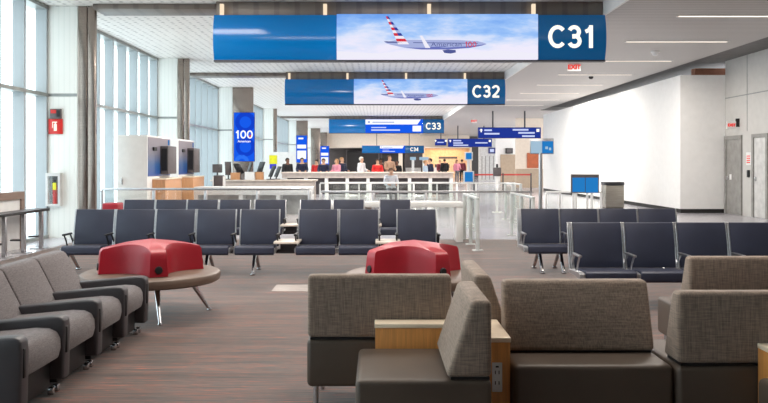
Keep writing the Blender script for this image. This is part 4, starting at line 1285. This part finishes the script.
def person(label, x, y, rz, shirt, trouser, hair, skin='skin', h=1.72, arms='down', seated=False, long_hair=False, coat=False):
    """adult about h tall facing -y before the turn; joints in metres for 1.72"""
    k = h / 1.72
    t = thing('person', label, 'person', (x, y, 0), rz, 'people in the far concourse')
    J, E, R = [], [], []
    def add(p, r, par=None):
        J.append((p[0] * k, p[1] * k, p[2] * k)); R.append(r if not isinstance(r, tuple) else r)
        i = len(J) - 1
        if par is not None: E.append((par, i))
        return i
    dz = -0.42 if seated else 0.0
    pel = add((0, 0.0, 0.95 + dz), (0.15, 0.11))
    wst = add((0, 0.0, 1.10 + dz), (0.135, 0.10), pel)
    chs = add((0, 0.0, 1.30 + dz), (0.155, 0.11), wst)
    shb = add((0, 0.0, 1.42 + dz), (0.11, 0.085), chs)
    nck = add((0, 0.0, 1.50 + dz), 0.055, shb)
    hd0 = add((0, -0.01, 1.57 + dz), (0.07, 0.085), nck)
    hd1 = add((0, -0.015, 1.64 + dz), (0.078, 0.095), hd0)
    hd2 = add((0, -0.01, 1.69 + dz), (0.055, 0.07), hd1)
    nose = add((0, -0.118, 1.60 + dz), 0.012, hd0)
    armj, legj = [], []
    for s in (-1, 1):
        sh = add((0.185 * s, 0, 1.40 + dz), 0.055, shb)
        if arms == 'down' or (arms == 'one' and s < 0):
            el, wr = (0.235 * s, 0.03, 1.12 + dz), (0.245 * s, -0.06, 0.88 + dz)
        else:
            el, wr = (0.245 * s, -0.02, 1.13 + dz), (0.16 * s, -0.25, 1.10 + dz)
        e_ = add(el, 0.042, sh); w_ = add(wr, 0.03, e_)
        d = (Vector(wr) - Vector(el)).normalized()
        side = Vector((-s, 0, 0)) - d * d.dot(Vector((-s, 0, 0))); side.normalize()
        pal = Vector(wr) + d * 0.06
        p_ = add(pal, 0.032, w_)
        per = d.cross(side)
        for q, ln in zip((-1.5, -0.5, 0.5, 1.5), (0.07, 0.085, 0.08, 0.06)):
            b0 = pal + d * 0.03 + per * q * 0.018
            f1 = add(b0 + d * ln * 0.5, 0.009, p_); add(b0 + d * ln * 0.9 + side * 0.02, 0.008, f1)
        th = add(pal + per * 0.045 + d * 0.01, 0.01, p_); add(pal + per * 0.055 + d * 0.045, 0.009, th)
        armj.append((sh, e_, w_))
        hp = add((0.09 * s, 0, 0.88 + dz), 0.09, pel)
        if seated: kn, an, to = (0.11 * s, -0.42, 0.50), (0.11 * s, -0.40, 0.09), (0.11 * s, -0.54, 0.035)
        else: kn, an, to = (0.10 * s, -0.01, 0.49), (0.10 * s, 0.02, 0.09), (0.115 * s, -0.13, 0.035)
        kk = add(kn, 0.062, hp); aa = add(an, 0.04, kk); tt = add(to, 0.034, aa)
        legj.append((hp, kk, aa, tt))
    me = skin_mesh(J, E, [tuple(v * k for v in r) if isinstance(r, tuple) else r * k for r in R], pel, 'body', M[skin])
    body = link('body', me, t)
    # clothing: shells a little wider than the body
    def shell(name, ids, edges, grow, mat, root):
        idx = {a: i for i, a in enumerate(ids)}
        rr = []
        for a in ids:
            r = R[a]
            rr.append(tuple(v * k + grow for v in r) if isinstance(r, tuple) else r * k + grow)
        m_ = skin_mesh([J[a] for a in ids], [(idx[a], idx[b_]) for a, b_ in edges], rr, idx[root], name, mat)
        return link(name, m_, t)
    (s0, e0, w0), (s1, e1, w1) = armj
    shell('top', [pel, wst, chs, shb, s0, e0, w0, s1, e1, w1], [(pel, wst), (wst, chs), (chs, shb), (shb, s0), (s0, e0), (e0, w0), (shb, s1), (s1, e1), (e1, w1)], 0.04, shirt, wst)
    (a0, b0, c0, d0), (a1, b1, c1, d1) = legj
    shell('trousers', [pel, a0, b0, c0, a1, b1, c1], [(pel, a0), (a0, b0), (b0, c0), (pel, a1), (a1, b1), (b1, c1)], 0.013, trouser, pel)
    for (kk, aa, tt) in ((b0, c0, d0), (b1, c1, d1)):
        shell('shoe', [aa, tt], [(aa, tt)], 0.012, M['black'], aa)
    # hair: a cap over the back and top of the head
    hb = BM()
    bmesh.ops.create_icosphere(hb, subdivisions=3, radius=1.0)
    cz = (1.64 + dz) * k
    for v in hb.verts:
        p = v.co.copy()
        low = -0.1 if p.y > -0.25 else 0.35
        if p.y > 0.0: low = -1.6 if long_hair else -0.75
        v.co = Vector((p.x * 0.098 * k, (p.y * 0.115 + 0.012) * k, cz + (max(p.z, low) if p.z > low else low) * 0.105 * k))
        if long_hair and p.y > 0 and p.z < -0.2: v.co.z = cz - 0.2 * k
    part('hair', hb, hair, t, smooth=60)
    for s in (-1, 1):
        eb = BM(); bmesh.ops.create_icosphere(eb, subdivisions=1, radius=0.011 * k)
        part('eye', eb, 'black', t, loc=(0.032 * s * k, -0.1 * k, (1.625 + dz) * k))
    return t


c = cloth_mat
dk, nv, wh = c('black_cloth', (26, 26, 30)), c('navy_cloth', (34, 40, 66)), c('white_cloth', (226, 226, 230))
rd, pk, gr = c('red_cloth', (206, 44, 44)), c('pink_cloth', (214, 140, 158)), c('grey_cloth', (110, 108, 112))
tn, lb, mr = c('tan_cloth', (172, 140, 118)), c('pale_blue_cloth', (170, 190, 210)), c('maroon_cloth', (110, 40, 52))
hd, hb_, hw, hn = c('dark_hair', (30, 24, 22)), c('brown_hair', (84, 56, 40)), c('white_hair', (220, 216, 210)), c('blond_hair', (170, 130, 90))
ppl = [
    (287.5, 37.0, 0.6, dk, dk, hd, 'skin_dark', 1.72, 'down', 'person in black top standing at left end of far counter'),
    (302, 38.0, 0.2, nv, dk, hd, 'skin', 1.74, 'fwd', 'person in navy jacket below the middle blue portrait screen'),
    (316.5, 40.5, -0.3, rd, gr, hd, 'skin', 1.66, 'down', 'person in red top left of the farthest portrait screen'),
    (323.5, 37.5, 0.1, nv, dk, hd, 'skin', 1.70, 'fwd', 'person in navy top below the farthest portrait screen'),
    (336.5, 37.3, -0.8, pk, wh, hn, 'skin', 1.68, 'fwd', 'person in pink top behind far counter, left of navy jacket'),
    (342, 37.8, 0.9, nv, gr, hn, 'skin', 1.76, 'one', 'person in navy jacket facing person in pink at far counter'),
    (361.5, 37.4, 1.1, wh, gr, hw, 'skin', 1.78, 'one', 'white haired person in white shirt behind far counter'),
    (377.5, 37.2, 0.2, rd, dk, hb_, 'skin', 1.66, 'fwd', 'person in bright red shirt in middle behind far counter'),
    (381, 39.6, 0.0, dk, dk, hd, 'skin_dark', 1.72, 'down', 'person in black standing behind the person in red shirt'),
    (389.5, 37.6, 0.5, tn, dk, hb_, 'skin', 1.86, 'fwd', 'tall person in tan top behind far counter'),
    (397, 38.9, -0.5, dk, nv, hd, 'skin_dark', 1.62, 'one', 'person in dark top at right of tall person in tan'),
    (425.5, 38.2, 1.4, lb, lb, hn, 'skin', 1.62, 'down', 'person in pale blue standing by the wider info totem'),
    (430, 39.4, -1.2, nv, dk, hd, 'skin', 1.72, 'down', 'person in dark navy beside the person in pale blue'),
    (440, 62.0, 0.4, mr, dk, hd, 'skin', 1.70, 'down', 'person in maroon top in front of the warm lit shop'),
    (444.5, 56.0, PI, dk, dk, hd, 'skin', 1.78, 'down', 'person dressed in black seen from behind before warm shop'),
    (457, 57.0, 0.5, pk, gr, hb_, 'skin', 1.72, 'one', 'person in pink top walking in front of the warm lit shop'),
    (462, 59.0, PI, mr, dk, hd, 'skin', 1.76, 'down', 'person in dark red jacket right of the person in pink'),
]
for (px, Y, rz, s_, tr_, hr, sk, hh, ar, lab) in ppl:
    person(lab, sx(px, Y), Y, rz, s_, tr_, hr, sk, hh, ar, long_hair=(s_ in (pk,)))
person('person in white shirt seated in front of the far counter', sx(391, 30.0), 30.0, 0.2, wh, gr, hb_, 'skin', 1.72, 'fwd', True)
t = thing('stool', 'low dark stool under the person seated before far counter', 'stool', (sx(391, 30.0), 30.0, 0))
b = BM(); lathe(b, [(0, 0.31), (0.2, 0.31), (0.22, 0.33), (0.22, 0.35), (0, 0.36)], 24); part('cushion', b, 'black', t)
b = BM(); tube(b, [(0, 0, 0.02), (0, 0, 0.309)], 0.03, 10); lathe(b, [(0, 0), (0.2, 0), (0.2, 0.02), (0, 0.03)], 20); part('pedestal', b, 'dark_metal', t)

# ------------------------------------------------------------------ light


def area(name, loc, rot, sx_, sy_, watts, rgb=(255, 246, 236)):
    l = bpy.data.lights.new(name, 'AREA')
    l.shape = 'RECTANGLE'; l.size = sx_; l.size_y = sy_; l.energy = watts; l.color = L(rgb)[:3]
    o = bpy.data.objects.new(name, l); COL.objects.link(o)
    o.location = loc; o.rotation_euler = rot
    return o


K = 1.0
# recessed strips in the grey ceiling, and fill lamps added over seating and concourse
for y in yy[::2]:
    area('strip_lamp', (7.08, y, ZR - 0.03), (0, 0, 0), 2.3, 0.12, 130 * K)
for (x, y, w) in ((-2.0, 5.2, 56), (2.0, 5.2, 100), (-2.0, 8.5, 170), (3.0, 8.5, 150), (7.5, 9.5, 60), (-3.6, 13.2, 110), (0.6, 13.2, 110)):
    area('fill_lamp', (x, y, (ZC if x < 4.4 else ZR) - 0.02), (0, 0, 0), 2.4, 1.2, w * K)
for (x, y, w) in ((-1.5, 19, 270), (2.5, 20, 180), (-2.5, 33, 300), (1.5, 33, 260), (-2, 46, 420), (3, 46, 420), (-2, 62, 480), (3, 62, 480), (-1, 75, 420), (4, 75, 300), (10, 52, 400), (8.0, 33, 240)):
    area('fill_lamp', (x, y, (ZC if x < 4.4 else ZR) - 0.02), (0, 0, 0), 0.3, 1.2, w * K)
area('shop_lamp', (sx(446, 79), 78.8, 2.95), (0, 0, 0), 3.5, 0.8, 70, (255, 206, 150))
w = bpy.data.worlds.new('daylight'); sc.world = w; w.use_nodes = True
bg = w.node_tree.nodes['Background']
bg.inputs['Color'].default_value = (0.97, 0.985, 1.0, 1); bg.inputs['Strength'].default_value = 4.0

# ------------------------------------------------------------------ camera
cam = bpy.data.cameras.new('camera')
cam.sensor_fit = 'HORIZONTAL'; cam.sensor_width = 36.0
cam.lens = 36.0 * F / 768.0
cam.shift_x = (384.0 - CX) / 768.0
cam.shift_y = -(201.5 - CY) / 768.0
cam.clip_end = 300
co = bpy.data.objects.new('camera', cam); COL.objects.link(co)
co.location = (0, 0, H); co.rotation_euler = (PI / 2, 0, 0)
sc.camera = co
vs = sc.view_settings
vs.view_transform = 'Standard'; vs.look = 'None'; vs.gamma = 1.0; vs.exposure = 0.0; vs.use_curve_mapping = False
sc.cycles.max_bounces = 8
sc.cycles.transparent_max_bounces = 16
sc.cycles.sample_clamp_indirect = 6.0
